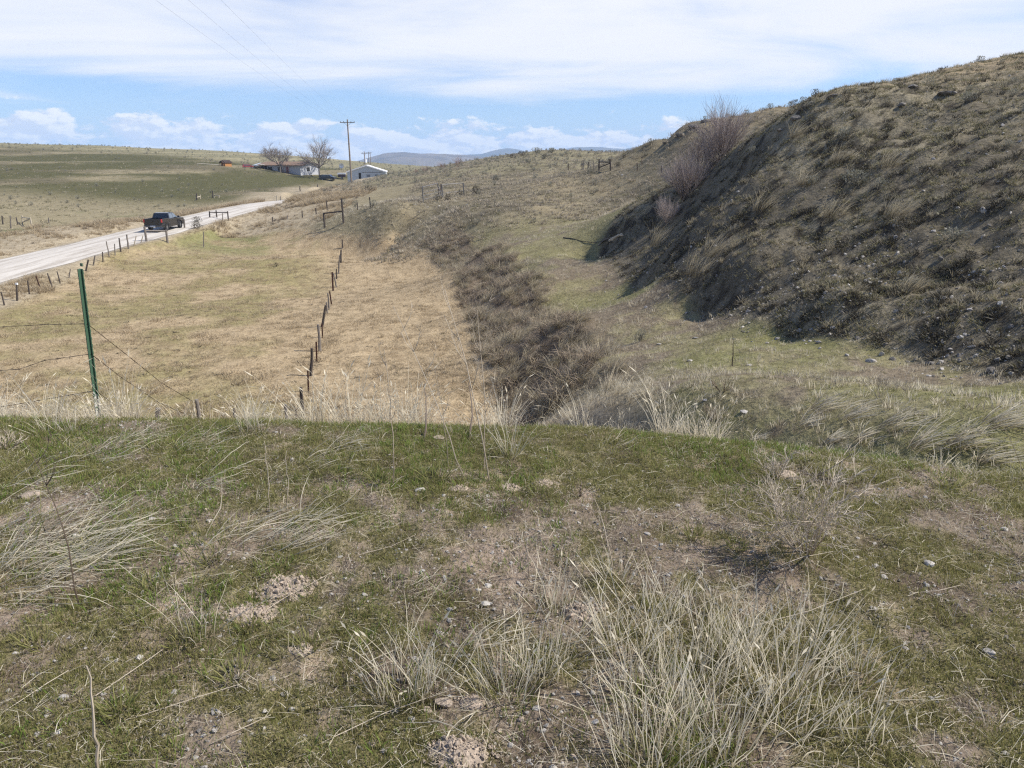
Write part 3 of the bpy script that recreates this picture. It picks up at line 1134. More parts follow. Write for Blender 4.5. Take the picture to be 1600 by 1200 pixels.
# ------------------------------------------------------------------ uncountable ground cover
def cover():
    def pm(fn, n, name, mat):
        return [fn(i).mesh(name, M[mat]) for i in range(n)]

    # clump shapes (meshes shared by all instances)
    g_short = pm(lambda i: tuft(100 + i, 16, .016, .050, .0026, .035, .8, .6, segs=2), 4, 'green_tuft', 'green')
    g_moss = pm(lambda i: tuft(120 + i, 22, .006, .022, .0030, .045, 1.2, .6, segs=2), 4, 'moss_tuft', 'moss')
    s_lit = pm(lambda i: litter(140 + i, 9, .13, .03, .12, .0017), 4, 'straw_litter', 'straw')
    s_lit2 = pm(lambda i: litter(150 + i, 14, .10, .01, .045, .0022), 3, 'grey_litter', 'greytan')
    s_thin = pm(lambda i: tuft(160 + i, 6, .05, .19, .0017, .03, .9, .9, segs=3), 4, 'thin_straw', 'straw')
    peb = [rock_mb(180 + i, 1, .8, .55, 1).mesh('pebble', M[k]) for i, k in enumerate(('stone', 'greystone', 'clod', 'clod', 'darkstone', 'greystone'))]
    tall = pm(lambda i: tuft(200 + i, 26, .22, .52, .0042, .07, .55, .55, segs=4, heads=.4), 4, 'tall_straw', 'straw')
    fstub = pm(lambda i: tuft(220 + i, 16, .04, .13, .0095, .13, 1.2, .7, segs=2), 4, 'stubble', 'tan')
    fol = pm(lambda i: tuft(230 + i, 16, .02, .08, .012, .13, 1.2, .5, segs=2), 2, 'field_green', 'olive')
    bg = pm(lambda i: tuft(240 + i, 16, .04, .15, .008, .11, .9, .6, segs=2), 4, 'bench_dry_tuft', 'greytan')
    bstraw = pm(lambda i: tuft(245 + i, 16, .06, .22, .008, .10, .7, .6, segs=2), 3, 'bench_straw_tuft', 'straw')
    bgreen = pm(lambda i: tuft(250 + i, 18, .02, .085, .009, .11, 1.0, .5, segs=2), 3, 'bench_green_tuft', 'green')
    hbun = pm(lambda i: tuft(260 + i, 30, .14, .40, .010, .09, .75, .7, sweep=(.9, -.25, 0), sweep_k=.35, segs=3), 4, 'hill_bunchgrass', 'hillgrass')
    hlow = pm(lambda i: tuft(270 + i, 22, .04, .14, .016, .16, 1.3, .5, segs=2), 4, 'hill_low_plants', 'olive')
    hdark = pm(lambda i: tuft(280 + i, 44, .06, .20, .016, .15, 1.2, .4, segs=2), 4, 'hill_dark_plants', 'darkclump')
    sagec = pm(lambda i: sage_mesh_mb(290 + i), 3, 'sage_clump', 'sage')
    swept = pm(lambda i: tuft(300 + i, 40, .28, .62, .0075, .12, .5, .9, sweep=(1, -.35, 0), sweep_k=.8, segs=4), 4, 'swept_grass', 'greytan')
    btw = [brush_mb(310 + i).mesh('brush_clump', M['brush']) for i in range(4)]

    def put(x, y, keep, sc, name, protos, label, cat, dz=-.004, **kw):
        keep = keep & np.isfinite(x)
        x, y = x[keep], y[keep]
        sc = sc[keep] if hasattr(sc, '__len__') else np.full(len(x), sc)
        z = H(x, y) + dz
        rz = kw.pop('rz', None)
        return scatter(name, np.stack([x, y, z], 1), sc, protos, label, cat, rz=rz(x, y) if rz else None, **kw)

    U = lambda n: rng.uniform(0, 1, n)
    # ---- the knoll underfoot
    n = 64000
    x, y = polar_points(n, .95, 5.2, .8)
    Z = zones(x, y, H(x, y))
    ms = knoll_moss(x, y)
    put(x, y, (Z['knoll'] > .5) & (U(n) < .12 + .70 * ms), rng.uniform(.5, 1.25, n) * (.8 + .25 * (y > 3)), 'green_grass', g_short, 'short green grass sprouting on the near knoll', 'grass', tilt=.25)
    n = 25000
    x, y = polar_points(n, .95, 4.9, .7)
    Z = zones(x, y, H(x, y))
    vv = fbm(x, y, 1.7, 3, 76)
    put(x, y, (Z['knoll'] > .5) & (U(n) < .9 * sstep(.08, .25, vv) + .25 * sstep(.0, .2, fbm(x, y, 4, 3, 77)) * (x < .3)), rng.uniform(.6, 1.5, n), 'fresh_grass', pm(lambda i: tuft(115 + i, 14, .018, .055, .0028, .03, .8, .6, segs=2), 4, 'fresh_tuft', 'vivid'), 'patches of fresh green grass on the near knoll', 'grass', tilt=.25)
    n = 112000
    x, y = polar_points(n, .95, 5.2, .8)
    Z = zones(x, y, H(x, y))
    ms = knoll_moss(x, y)
    put(x, y, (Z['knoll'] > .5) & (U(n) < .14 + .8 * ms), rng.uniform(.5, 1.3, n), 'moss', g_moss, 'low olive moss and seedlings on the near knoll', 'moss', tilt=.3)
    n = 3600
    x, y = polar_points(n, .95, 4.7, .5)
    Z = zones(x, y, H(x, y))
    put(x, y, (Z['knoll'] > .5) & (U(n) < .5), rng.uniform(.4, 1.1, n), 'straw_litter', s_lit, 'loose dry straw lying on the near knoll', 'straw', dz=.002, tilt=.1)
    n = 5200
    x, y = polar_points(n, .95, 4.7, .7)
    Z = zones(x, y, H(x, y))
    put(x, y, (Z['knoll'] > .5), rng.uniform(.3, .8, n), 'grey_litter', s_lit2, 'grey plant litter lying on the near knoll', 'litter', dz=.002, tilt=.15)
    n = 13000
    x, y = polar_points(n, .95, 5.0, .4)
    Z = zones(x, y, H(x, y))
    pt = fbm(x, y, .8, 3, 91)
    put(x, y, (Z['knoll'] > .5) & (U(n) < .05 + .4 * sstep(.04, .28, pt + .08 * sstep(1.2, 2.2, x))), rng.uniform(.35, .9, n), 'dry_grass', s_thin, 'thin dry grass standing on the near knoll', 'grass', tilt=.45)
    n = 34000
    x, y = polar_points(n, .95, 4.7, .6)
    Z = zones(x, y, H(x, y))
    put(x, y, (Z['knoll'] > .5) & (U(n) < .35 + .65 * (1 - knoll_moss(x, y))), .0020 + .012 * U(n) ** 6 + .012 * U(n) ** 25 + .0035 * U(n), 'pebbles', peb, 'small pebbles and crumbs of soil on the near knoll', 'gravel', tilt=.5, dz=.0)
    # ---- tall straw on the bank that falls away from the knoll
    n = 7200
    x, y = polar_points(n, 3.2, 15, 1.1)
    z = H(x, y)
    Z = zones(x, y, z)
    dens = .8 * sstep(-.12, .28, fbm(x, y, .7, 3, 93) + .05)
    qx, _ = project(x, y, z)
    dens = dens * np.where((qx > 222) & (qx < 380) & (y < 6.9), .10, 1.0)
    put(x, y, (y > knoll_edge(x) + .45) & (x < 1.5) & (U(n) < dens), (.42 + .62 * U(n) ** 2) * (1 + .03 * y), 'bank_straw', tall, 'tall pale dry grass on the bank below the knoll', 'grass', tilt=.16)
    n = 9000
    x, y = polar_points(n, 3.0, 22, 1.0)
    Z = zones(x, y, H(x, y))
    put(x, y, (y > knoll_edge(x) + .8) & (x < 1.0) & (Z['slope'] > .3), rng.uniform(.5, 1.1, n) * (.6 + .08 * y), 'bank_stubble', bg, 'dry stubble on the bank below the knoll', 'grass')
    # ---- field
    n = 52000
    x, y = polar_points(n, 19, 82, 1.5)
    Z = zones(x, y, H(x, y))
    cl = fbm(x, y, .9, 3, 95)
    put(x, y, (Z['field'] > .4) & (U(n) < .30 + .7 * sstep(-.1, .25, cl)), rng.uniform(.55, 1.5, n) * (1 + .5 * (cl > .2) + .004 * y), 'field_stubble', fstub, 'cropped tan grass covering the fenced field', 'grass')
    n = 14000
    x, y = polar_points(n, 19, 82, 1.5)
    Z = zones(x, y, H(x, y))
    put(x, y, (Z['field'] > .4) & (U(n) < .15 + .7 * sstep(0, .3, fbm(x, y, .35, 4, 62) * .5 + fbm(x, y, .05, 4, 61) * .8 + .15 * sstep(-4, -20, x))), rng.uniform(.7, 1.6, n), 'field_green', fol, 'low green growth among the field grass', 'grass')
    n = 700
    x, y = polar_points(n, 22, 80, 1.2)
    Z = zones(x, y, H(x, y))
    put(x, y, (Z['field'] > .6) & (U(n) < .5), rng.uniform(.5, 1.0, n), 'field_bunches', [t_.mesh('field_bunch', M['tan']) for t_ in (tuft(401, 30, .12, .42, .012, .12, .6, .6), tuft(402, 30, .12, .36, .012, .15, .8, .7))], 'scattered taller grass bunches in the field', 'grass')
    n = 1500
    x, y = polar_points(n, 22, 78, 1.2)
    Z = zones(x, y, H(x, y))
    put(x, y, (Z['field'] > .6) & (U(n) < .15 + .8 * sstep(-.05, .2, fbm(x, y, .12, 3, 96) + .1 * sstep(-12, -4, x))), rng.uniform(.35, 1.1, n), 'field_clods', hdark, 'dark tufts and droppings scattered over the field', 'tufts', flat=.5)
    # ---- end of the field
    n = 24000
    x, y = polar_points(n, 54, 86, .6, .34)
    z = H(x, y)
    Z = zones(x, y, z)
    put(x, y, (x < bank_top_x(y)) & (x > -24) & ((Z['field'] < .85) | (z > FZ + .45)) & (U(n) < .6), rng.uniform(.8, 2.2, n), 'field_end_grass', bg + bstraw + fol, 'mixed dry grass on the slope at the head of the field', 'grass')
    n = 2600
    x, y = polar_points(n, 8, 24, .8, .25)
    put(x, y, (x > bank_base_x(y) - 2.2) & (x < bank_top_x(y) + .3) & (y < 23) & (x > -2) & (U(n) < .65), rng.uniform(.35, .9, n), 'bank_end_grass', tall + bg + bstraw, 'pale dry grass on the near end of the ditch bank', 'grass')
    # ---- ditch bank brush
    n = 1500
    x, y = polar_points(n, 18, 68, .9, .25)
    Z = zones(x, y, H(x, y))
    put(x, y, (Z['bank'] > .30) & (U(n) < .85), rng.uniform(.45, 1.05, n), 'bank_brush', btw, 'dark tangled dead brush along the ditch bank', 'brush', tilt=.2)
    n = 11000
    x, y = polar_points(n, 15, 68, .9, .28)
    z = H(x, y)
    Z = zones(x, y, z)
    rim = Z['bank'] + .5 * np.exp(-((x - bank_top_x(y) - .2) / .55) ** 2) * (y > 17)
    put(x, y, (rim > .25) & (U(n) < .25 + .6 * sstep(-.15, .15, fbm(x, y, .5, 3, 94))), rng.uniform(.6, 1.6, n), 'bank_grass', pm(lambda i: tuft(340 + i, 40, .28, .62, .009, .13, .6, .8, sweep=(1, -.35, 0), sweep_k=.5, segs=4), 7, 'swept_tan_grass', 'hillgrass') + pm(lambda i: tuft(330 + i, 40, .28, .62, .009, .14, .6, .9, sweep=(1, -.35, 0), sweep_k=.8, segs=4), 2, 'swept_brown_grass', 'brush'), 'long dry grass hanging over the ditch bank', 'grass', rz=lambda a, b: rng.normal(.1, .9, len(a)))
    # ---- bench and track
    n = 60000
    x, y = polar_points(n, 3.0, 66, 1.0)
    z = H(x, y)
    Z = zones(x, y, z)
    m = fbm(x, y, .35, 4, 62) + .25 * fbm(x, y, 2.2, 4, 63)
    on = (Z['bench'] > .4) & (x > bank_top_x(y) - .4) & (y > knoll_edge(x) + .25)
    put(x, y, on & (U(n) < .14 + .36 * sstep(.15, -.15, m)), rng.uniform(.4, 1.15, n) * (1 + .7 * sstep(14, 30, y) * U(n)), 'bench_dry_grass', bg + bstraw, 'short dry grass on the old track beside the hill', 'grass')
    n = 44000
    x, y = polar_points(n, 3.0, 66, 1.0)
    z = H(x, y)
    Z = zones(x, y, z)
    m = fbm(x, y, .35, 4, 62) + .25 * fbm(x, y, 2.2, 4, 63)
    on = (Z['bench'] > .4) & (x > bank_top_x(y) - .3) & (y > knoll_edge(x) + .15)
    put(x, y, on & (U(n) < .16 + .50 * sstep(-.16, .14, m)), rng.uniform(.4, 1.0, n), 'bench_green_grass', bgreen, 'green grass on the old track beside the hill', 'grass')
    n = 2600
    x, y = polar_points(n, 5, 46, 1.1)
    Z = zones(x, y, H(x, y))
    sw = fbm(x, y, .28, 3, 97)
    on = (Z['bench'] > .5) & ((sw > .27) | ((x > 2.6) & (y < 11.5) & (sw > .16)))
    put(x, y, on & (U(n) < .55), rng.uniform(.3, .75, n), 'bench_swept_grass', swept, 'windswept pale grass lying across the old track', 'grass', rz=lambda a, b: rng.normal(-.05, .4, len(a)))
    # ---- right hill
    n = 60000
    x, y = polar_points(n, 9, 70, 1.15, .95)
    z = H(x, y)
    Z = zones(x, y, z)
    m = fbm(x, y, .35, 4, 62) + .3 * fbm(x, y, 2.2, 4, 63)
    put(x, y, (Z['hill'] > .4) & (U(n) < .35 + .4 * sstep(-.2, .2, m)), rng.uniform(.6, 1.5, n), 'hill_low_plants', hlow, 'low olive brown growth on the right hillside', 'ground cover', follow=.7)
    n = 26000
    x, y = polar_points(n, 9, 62, 1.1, .95)
    z = H(x, y)
    Z = zones(x, y, z)
    m = fbm(x, y, 2.2, 4, 63) + .3 * fbm(x, y, .35, 4, 62)
    put(x, y, (Z['hill'] > .4) & (U(n) < .08 + .6 * sstep(.0, .2, m - .02 * (z - 2))), rng.uniform(.5, 1.5, n), 'hill_dark_plants', hdark, 'dark low shrubs on the right hillside', 'ground cover', follow=.6)
    n = 1500
    x, y = polar_points(n, 11, 60, .9, .95)
    z = H(x, y)
    Z = zones(x, y, z)
    m = fbm(x, y, .22, 3, 111)
    put(x, y, (Z['hill'] > .7) & (z > -1.5) & (U(n) < .12 + .8 * sstep(.02, .2, m)), rng.uniform(.2, .62, n), 'hill_small_sage', sagec + [sage_mesh_mb(296 + i).mesh('dark_sage_clump', M['darkclump']) for i in range(2)], 'small grey and dark sagebrush dotted over the right hillside', 'sagebrush', dz=-.03)
    n = 19000
    x, y = polar_points(n, 9, 75, 1.0, .95)
    z = H(x, y)
    Z = zones(x, y, z)
    m = fbm(x, y, .5, 4, 98)
    top = sstep(3.8, 6.0, z)
    rim = np.exp(-((x - hill_base_x(y) - 2.2) / .9) ** 2) * .6
    put(x, y, (Z['hill'] > .5) & (U(n) < .14 + .45 * sstep(.02, .25, m) + .6 * top + rim), rng.uniform(.4, 1.05, n), 'hill_bunchgrass', hbun, 'pale dry bunchgrass on the right hillside', 'grass', rz=lambda a, b: rng.normal(0, .7, len(a)))
    n = 52000
    x, y = polar_points(n, 9, 45, 1.2, .95)
    z = H(x, y)
    Z = zones(x, y, z)
    foot = np.exp(-((x - hill_base_x(y) - .4) / 1.0) ** 2)
    patch = 0
    for (sx, sy, sr) in ((1350, 402, 1.1), (1385, 425, .9), (1215, 450, 1.0), (1290, 480, 1.2), (1180, 480, .9), (1480, 520, 1.0), (1540, 430, .8)):
        q = at(sx, sy)
        patch = patch + np.exp(-(((x - q.x) / sr) ** 2 + ((y - q.y) / sr) ** 2))
    put(x, y, ((Z['hill'] > .3) & (U(n) < .10 + .25 * foot + .9 * patch + .15 * sstep(0, .3, fbm(x, y, .6, 3, 99)))) | ((Z['bench'] > .5) & (U(n) < .55 * foot)), .014 + .10 * U(n) ** 7 + .03 * U(n), 'hill_stones',
        [rock_mb(420 + i, 1, .8, .6, 1).mesh('loose_stone', M[k]) for i, k in enumerate(('stone', 'greystone', 'darkstone', 'greystone', 'greystone', 'darkstone'))], 'loose broken stones on the right hillside and its foot', 'stones', tilt=.5, dz=0)
    # ---- mound, second hill, sage ridge
    n = 46000
    x, y = polar_points(n, 55, 200, 1.4)
    z = H(x, y)
    Z = zones(x, y, z)
    on = np.maximum(np.maximum(Z['mound'], Z['sage']), Z['second'])
    put(x, y, (on > .4) & (U(n) < .6), rng.uniform(1.2, 3.0, n), 'ridge_grass', pm(lambda i: tuft(500 + i, 14, .04, .16, .02, .15, 1., .6, segs=2), 3, 'ridge_grass_tuft', 'greytan'), 'dry grass on the mound and ridge behind the track', 'grass')
    n = 9000
    x, y = polar_points(n, 55, 130, 1.4)
    z = H(x, y)
    Z = zones(x, y, z)
    put(x, y, (np.maximum(Z['mound'], Z['second']) > .4) & (U(n) < .5), rng.uniform(1.0, 2.4, n), 'ridge_low_plants', hlow, 'olive low growth on the mound and the hill behind', 'ground cover')
    n = 9000
    x, y = polar_points(n, 108, 230, 1.2, .6)
    z = H(x, y)
    Z = zones(x, y, z)
    px, py = project(x, y, z)
    put(x, y, (Z['sage'] > .5) & (U(n) < .25 + .6 * sstep(0, .2, fbm(x, y, .03, 3, 101)) + .5 * sstep(60, 20, np.abs(px - 850)) * (y > 140)), rng.uniform(.25, .75, n), 'sagebrush_cover', sagec, 'grey sagebrush covering the far ridge', 'sagebrush')
    n = 700
    x, y = polar_points(n, 58, 110, 1.0, .5)
    Z = zones(x, y, H(x, y))
    put(x, y, (np.maximum(Z['second'], .35 * Z['mound']) > .2) & (U(n) < .5 * Z['second'] + .12), rng.uniform(.4, .9, n), 'hill_sagebrush', sagec, 'small sagebrush on the hill behind the willows', 'sagebrush')
    # ---- verges and the left hills
    n = 42000
    x, y = polar_points(n, 42, 128, .8)
    x = -np.abs(x)
    z = H(x, y)
    Z = zones(x, y, z)
    m = fbm(x, y, .25, 3, 103)
    vt = pm(lambda i: tuft(520 + i, 26, .15, .60, .020, .22, .7, .6, sweep=(1, 0, 0), sweep_k=.2, segs=3), 4, 'verge_straw', 'tan')
    put(x, y, (Z['verge'] > .35) & (Z['rd'] > RHW + .7) & (U(n) < .22 + .78 * sstep(-.1, .2, m)), (.35 + .9 * sstep(-.1, .3, m) + .35 * U(n)) * np.where((Z['rd'] < 6) & (x > -44) & (y < 83), .6, 1.0), 'verge_grass', vt, 'tall straw coloured grass along the gravel road', 'grass')
    n = 3000
    x, y = polar_points(n, 55, 125, .6)
    x = -np.abs(x)
    Z = zones(x, y, H(x, y))
    m = fbm(x, y, .18, 3, 104)
    put(x, y, (Z['verge'] > .35) & (Z['rd'] > RHW + 2.0) & (m > .08) & (x > -46), rng.uniform(.35, .9, n), 'verge_brush', btw, 'low dead brush among the roadside grass', 'brush')
    n = 21000
    x, y = polar_points(n, 60, 400, 1.55, .8)
    z = H(x, y)
    Z = zones(x, y, z)
    left = (x < -20) & (Z['verge'] < .3) & (Z['field'] < .1) & (Z['rd'] > 5) & (Z['sage'] < .3)
    put(x, y, left & (U(n) < .55), rng.uniform(1.5, 3.4, n), 'hill_grass', pm(lambda i: tuft(530 + i, 14, .04, .17, .022, .18, 1., .6, segs=2), 3, 'far_grass_tuft', 'hillgrass') + hlow, 'dry grass on the far left hills', 'grass')
    n = 4600
    x, y = polar_points(n, 75, 420, 1.0, .8)
    z = H(x, y)
    Z = zones(x, y, z)
    m = fbm(x, y, .02, 3, 105)
    left = (x < -20) & (Z['verge'] < .3) & (Z['rd'] > 8) & (Z['field'] < .1)
    put(x, y, left & (U(n) < np.where(y > 270, .55, np.where(y < 135, .55 * (m > -.05), .10))), rng.uniform(.35, .9, n) * (1 + .1 * (y > 270)), 'far_sagebrush', sagec, 'grey sagebrush dotted over the far left hills', 'sagebrush')


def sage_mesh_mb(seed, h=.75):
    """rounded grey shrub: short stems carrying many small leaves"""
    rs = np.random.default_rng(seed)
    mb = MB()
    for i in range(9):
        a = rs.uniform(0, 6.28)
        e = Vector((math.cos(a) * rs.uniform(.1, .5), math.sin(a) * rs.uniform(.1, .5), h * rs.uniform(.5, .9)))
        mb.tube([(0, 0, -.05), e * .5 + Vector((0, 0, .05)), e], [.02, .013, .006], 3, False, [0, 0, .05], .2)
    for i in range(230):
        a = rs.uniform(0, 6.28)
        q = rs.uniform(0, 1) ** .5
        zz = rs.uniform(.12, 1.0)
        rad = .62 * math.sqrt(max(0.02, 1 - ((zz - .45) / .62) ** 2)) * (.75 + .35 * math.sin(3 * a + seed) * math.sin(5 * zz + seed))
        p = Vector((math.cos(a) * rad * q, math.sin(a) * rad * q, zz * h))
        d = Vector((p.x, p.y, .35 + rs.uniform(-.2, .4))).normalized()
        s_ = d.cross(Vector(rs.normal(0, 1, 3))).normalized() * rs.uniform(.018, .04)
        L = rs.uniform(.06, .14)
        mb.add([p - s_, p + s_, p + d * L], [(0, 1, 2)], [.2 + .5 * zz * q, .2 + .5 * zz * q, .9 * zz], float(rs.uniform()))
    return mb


def brush_mb(seed):
    """tangle of dead twigs bent over one another"""
    rs = np.random.default_rng(seed)
    mb = MB()
    for i in range(70):
        a = rs.uniform(0, 6.28)
        b = Vector((rs.normal(0, .22), rs.normal(0, .22), -.03))
        d = Vector((math.cos(a) * rs.uniform(.2, .9) + .3, math.sin(a) * rs.uniform(.2, .9), 1)).normalized()
        L = rs.uniform(.35, 1.0)
        q = b + d * L * .5
        e = q + (d + Vector((math.cos(a) * .6, math.sin(a) * .6, -.45))).normalized() * L * .5
        w = rs.uniform(.006, .014)
        s_ = d.cross(Vector(rs.normal(0, 1, 3))).normalized() * w
        mb.add([b - s_, b + s_, q - s_ * .8, q + s_ * .8, e], [(0, 1, 3, 2), (2, 3, 4)], [0, 0, .5, .5, 1], float(rs.uniform()))
    return mb


cover()

# ------------------------------------------------------------------ the pickup on the road
def paint(name, col, rough=.25):
    m, t, p = new_mat(name)
    tcn = t.node('ShaderNodeTexCoord')
    n = t.noise(tcn.outputs['Object'], 3, 4, .6)
    s = t.node('ShaderNodeSeparateXYZ')
    t.l.new(tcn.outputs['Object'], s.inputs[0])
    dust = t.math('MULTIPLY', t.ramp(s.outputs[2], .2, .8, .09, .0), t.ramp(n, .3, .7, .3, 1.0))
    t.put(p.inputs['Base Color'], t.mix(dust, col, (.30, .26, .21)))
    t.put(p.inputs['Roughness'], t.math('ADD', t.math('MULTIPLY', dust, .6), rough))
    p.inputs['Specular IOR Level'].default_value = .5
    p.inputs['Coat Weight'].default_value = .5
    p.inputs['Coat Roughness'].default_value = .1
    return m


M['black_paint'] = paint('black_car_paint', (.010, .011, .014))
M['navy_paint'] = paint('dark_blue_car_paint', (.018, .022, .035))
M['red_paint'] = paint('faded_red_car_paint', (.42, .06, .07), .4)
M['glass'] = simple_mat('tinted_glass', (.012, .015, .02), .06, var=.1, spec=.8)
M['sideglass'] = simple_mat('side_glass', (.10, .13, .17), .05, var=.1, spec=.9)
M['tyre'] = simple_mat('tyre_rubber', (.02, .02, .021), .85, var=.3, scale=20)
M['rim'] = simple_mat('alloy_rim', (.30, .31, .32), .35, .8, var=.2)
M['taillight'] = simple_mat('red_lens', (.50, .025, .03), .2, var=.15, spec=.6)
M['plate'] = simple_mat('licence_plate_metal', (.42, .46, .52), .5, var=.25, scale=30)
M['chrome'] = simple_mat('dull_chrome_bumper', (.12, .12, .125), .3, .8, var=.2)
M['plastic'] = simple_mat('black_plastic', (.018, .018, .019), .6, var=.2)


def wheel(parent, x, y, r=.40, w=.27):
    t = MB()
    n = 22
    prof = [(r * .62, -w / 2), (r * .93, -w / 2), (r, -w / 2 + .05), (r, w / 2 - .05), (r * .93, w / 2), (r * .62, w / 2)]
    vs, fs = [], []
    for k in range(n):
        a = 2 * math.pi * k / n
        vs += [(math.cos(a) * q, yy, math.sin(a) * q) for q, yy in prof]
    m = len(prof)
    for k in range(n):
        for j in range(m):
            a, b = k * m + j, k * m + (j + 1) % m
            c, d = ((k + 1) % n) * m + (j + 1) % m, ((k + 1) % n) * m + j
            fs.append((a, b, c, d))
    t.add(vs, fs)
    wh = empty('wheel', (x, y, r))
    wh.parent = parent
    t.build('tyre', M['tyre'], wh, smooth=False)
    rm = MB()
    for k in range(6):
        a = 2 * math.pi * k / 6
        rm.box(-.035, .035, -w * .42, w * .42, 0.03, r * .62, Matrix.Rotation(a, 4, 'Y'))
    rm.tube([(0, -w * .44, 0), (0, w * .44, 0)], r * .2, 12)
    rm.tube([(0, -w * .36, 0), (0, w * .36, 0)], r * .61, 20)
    rm.build('rim', M['rim'], wh)


def pickup():
    c = WZ(268, 357, -5.2)
    d, z = road_dist(np.array([c[0]]), np.array([c[1]]))
    i = int(np.argmin(np.hypot(RC[:, 0] - c[0], RC[:, 1] - c[1])))
    hd = RC[i + 3] - RC[i - 2]
    ang = math.atan2(hd[1], hd[0])
    nr = Vector((hd[1], -hd[0], 0)).normalized()
    base = Vector((RC[i][0], RC[i][1], RC[i][2] + .05)) + nr * .95
    root = empty('pickup_truck', base, ang)
    root.scale = (.94, .94, .94)
    tag(root, 'black crew cab pickup truck driving away on the gravel road', 'pickup truck')
    mp = M['black_paint']
    W2 = .98
    b = MB()
    arch = lambda cx: [(cx + .52 * math.cos(a), .42 + .50 * math.sin(a)) for a in np.linspace(math.pi, 0, 9)]
    low = [(-2.86, .48), (-2.30, .42)] + arch(-1.72) + [(-1.1, .38), (1.2, .38)] + arch(1.82) + [(2.75, .42), (2.88, .62), (2.88, 1.02), (2.78, 1.16), (1.30, 1.24), (-2.9, 1.24)]
    # lower body drawn out across the width, the bed left open above its floor
    b.prism(low[:-2] + [(1.30, 1.24), (-.92, 1.24), (-.92, .80), (-2.9, .80)], -W2, W2)
    for s in (-1, 1):
        b.box(-2.86, -.92, s * W2 - .04 - (.04 if s > 0 else -.04), s * W2 + .0 if s > 0 else s * W2 + .08, .79, 1.36)
    b.box(-1.0, -.90, -W2 + .005, W2 - .005, .8, 1.38)
    b.build('body', mp, root, bevel=.03)
    MB().box(-2.93, -2.86, -W2 + .02, W2 - .02, .72, 1.375).build('tailgate', mp, root, bevel=.02)
    MB().box(-2.955, -2.93, -.20, .20, 1.10, 1.17).build('tailgate_handle', M['plastic'], root)
    MB().box(-3.05, -2.80, -W2 + .01, W2 - .01, .50, .70).build('rear_bumper', M['chrome'], root, bevel=.03)
    MB().box(2.80, 3.0, -W2 + .02, W2 - .02, .45, .72).build('front_bumper', M['chrome'], root, bevel=.04)
    MB().box(-3.066, -3.051, -.26, .26, .53, .67).build('licence_plate', M['plate'], root)
    cab = MB()
    bot = [(-.92, W2 - .02), (1.38, W2 - .02)]
    top = [(-.72, W2 - .20), (.52, W2 - .20)]
    vs = []
    for (x, y), z in list(zip(bot, (1.235, 1.235))) + list(zip(top, (1.86, 1.86))):
        vs += [(x, -y, z), (x, y, z)]
    vs += [(-.1, -W2 + .22, 1.90), (-.1, W2 - .22, 1.90)]
    cab.add(vs, [(0, 2, 3, 1), (0, 1, 5, 4), (2, 6, 7, 3), (0, 4, 6, 2), (1, 3, 7, 5), (4, 5, 9, 8), (8, 9, 7, 6), (4, 8, 6), (5, 7, 9)])
    cab.build('cab', mp, root, bevel=.035)

    def pane(name, corners, mat, off):
        n = (Vector(corners[1]) - Vector(corners[0])).cross(Vector(corners[2]) - Vector(corners[0])).normalized() * off
        p = MB()
        p.add([Vector(q) + n for q in corners] + [Vector(q) - n * .5 for q in corners], [(0, 1, 2, 3), (7, 6, 5, 4), (0, 4, 5, 1), (1, 5, 6, 2), (2, 6, 7, 3), (3, 7, 4, 0)])
        return p.build(name, mat, root)
    pane('rear_window', [(-.89, .74, 1.30), (-.89, -.74, 1.30), (-.742, -.66, 1.79), (-.742, .66, 1.79)], M['glass'], .014)
    pane('windscreen', [(1.28, -.82, 1.29), (1.28, .82, 1.29), (.58, .68, 1.81), (.58, -.68, 1.81)], M['glass'], .014)
    for s in (-1, 1):
        for x0, x1, x2, x3 in ((-.74, .10, .10, -.62), (.18, 1.12, .50, .18)):
            cs = [(x0, s * (W2 - .045), 1.32), (x1, s * (W2 - .045), 1.32), (x2, s * (W2 - .178), 1.79), (x3, s * (W2 - .178), 1.79)]
            if s > 0:
                cs = [cs[1], cs[0], cs[3], cs[2]]
            pane('side_window', cs, M['sideglass'], .016)
        MB().box(-2.945, -2.80, s * W2 - .10 if s > 0 else s * W2 - .012, s * W2 + .012 if s > 0 else s * W2 + .10, .98, 1.33).build('tail_light', M['taillight'], root, bevel=.01)
        MB().box(1.05, 1.20, s * 1.02 if s > 0 else s * 1.24, s * 1.24 if s > 0 else s * 1.02, 1.28, 1.46).build('wing_mirror', M['plastic'], root, bevel=.02)
        MB().box(2.70, 2.90, s * .55 if s > 0 else s * .95, s * .95 if s > 0 else s * .55, .82, 1.0).build('headlight', M['chrome'], root, bevel=.02)
        for xd in (.10, 1.20):
            MB().box(xd - .33, xd - .18, s * W2 - (.01 if s > 0 else .02), s * W2 + (.02 if s > 0 else .01), 1.10, 1.14).build('door_handle', M['plastic'], root)
        wheel(root, -1.72, s * .86)
        wheel(root, 1.82, s * .86)
    # hood bulge over the engine bay
    MB().box(1.35, 2.72, -.72, .72, 1.19, 1.262).build('bonnet', mp, root, bevel=.03)


pickup()


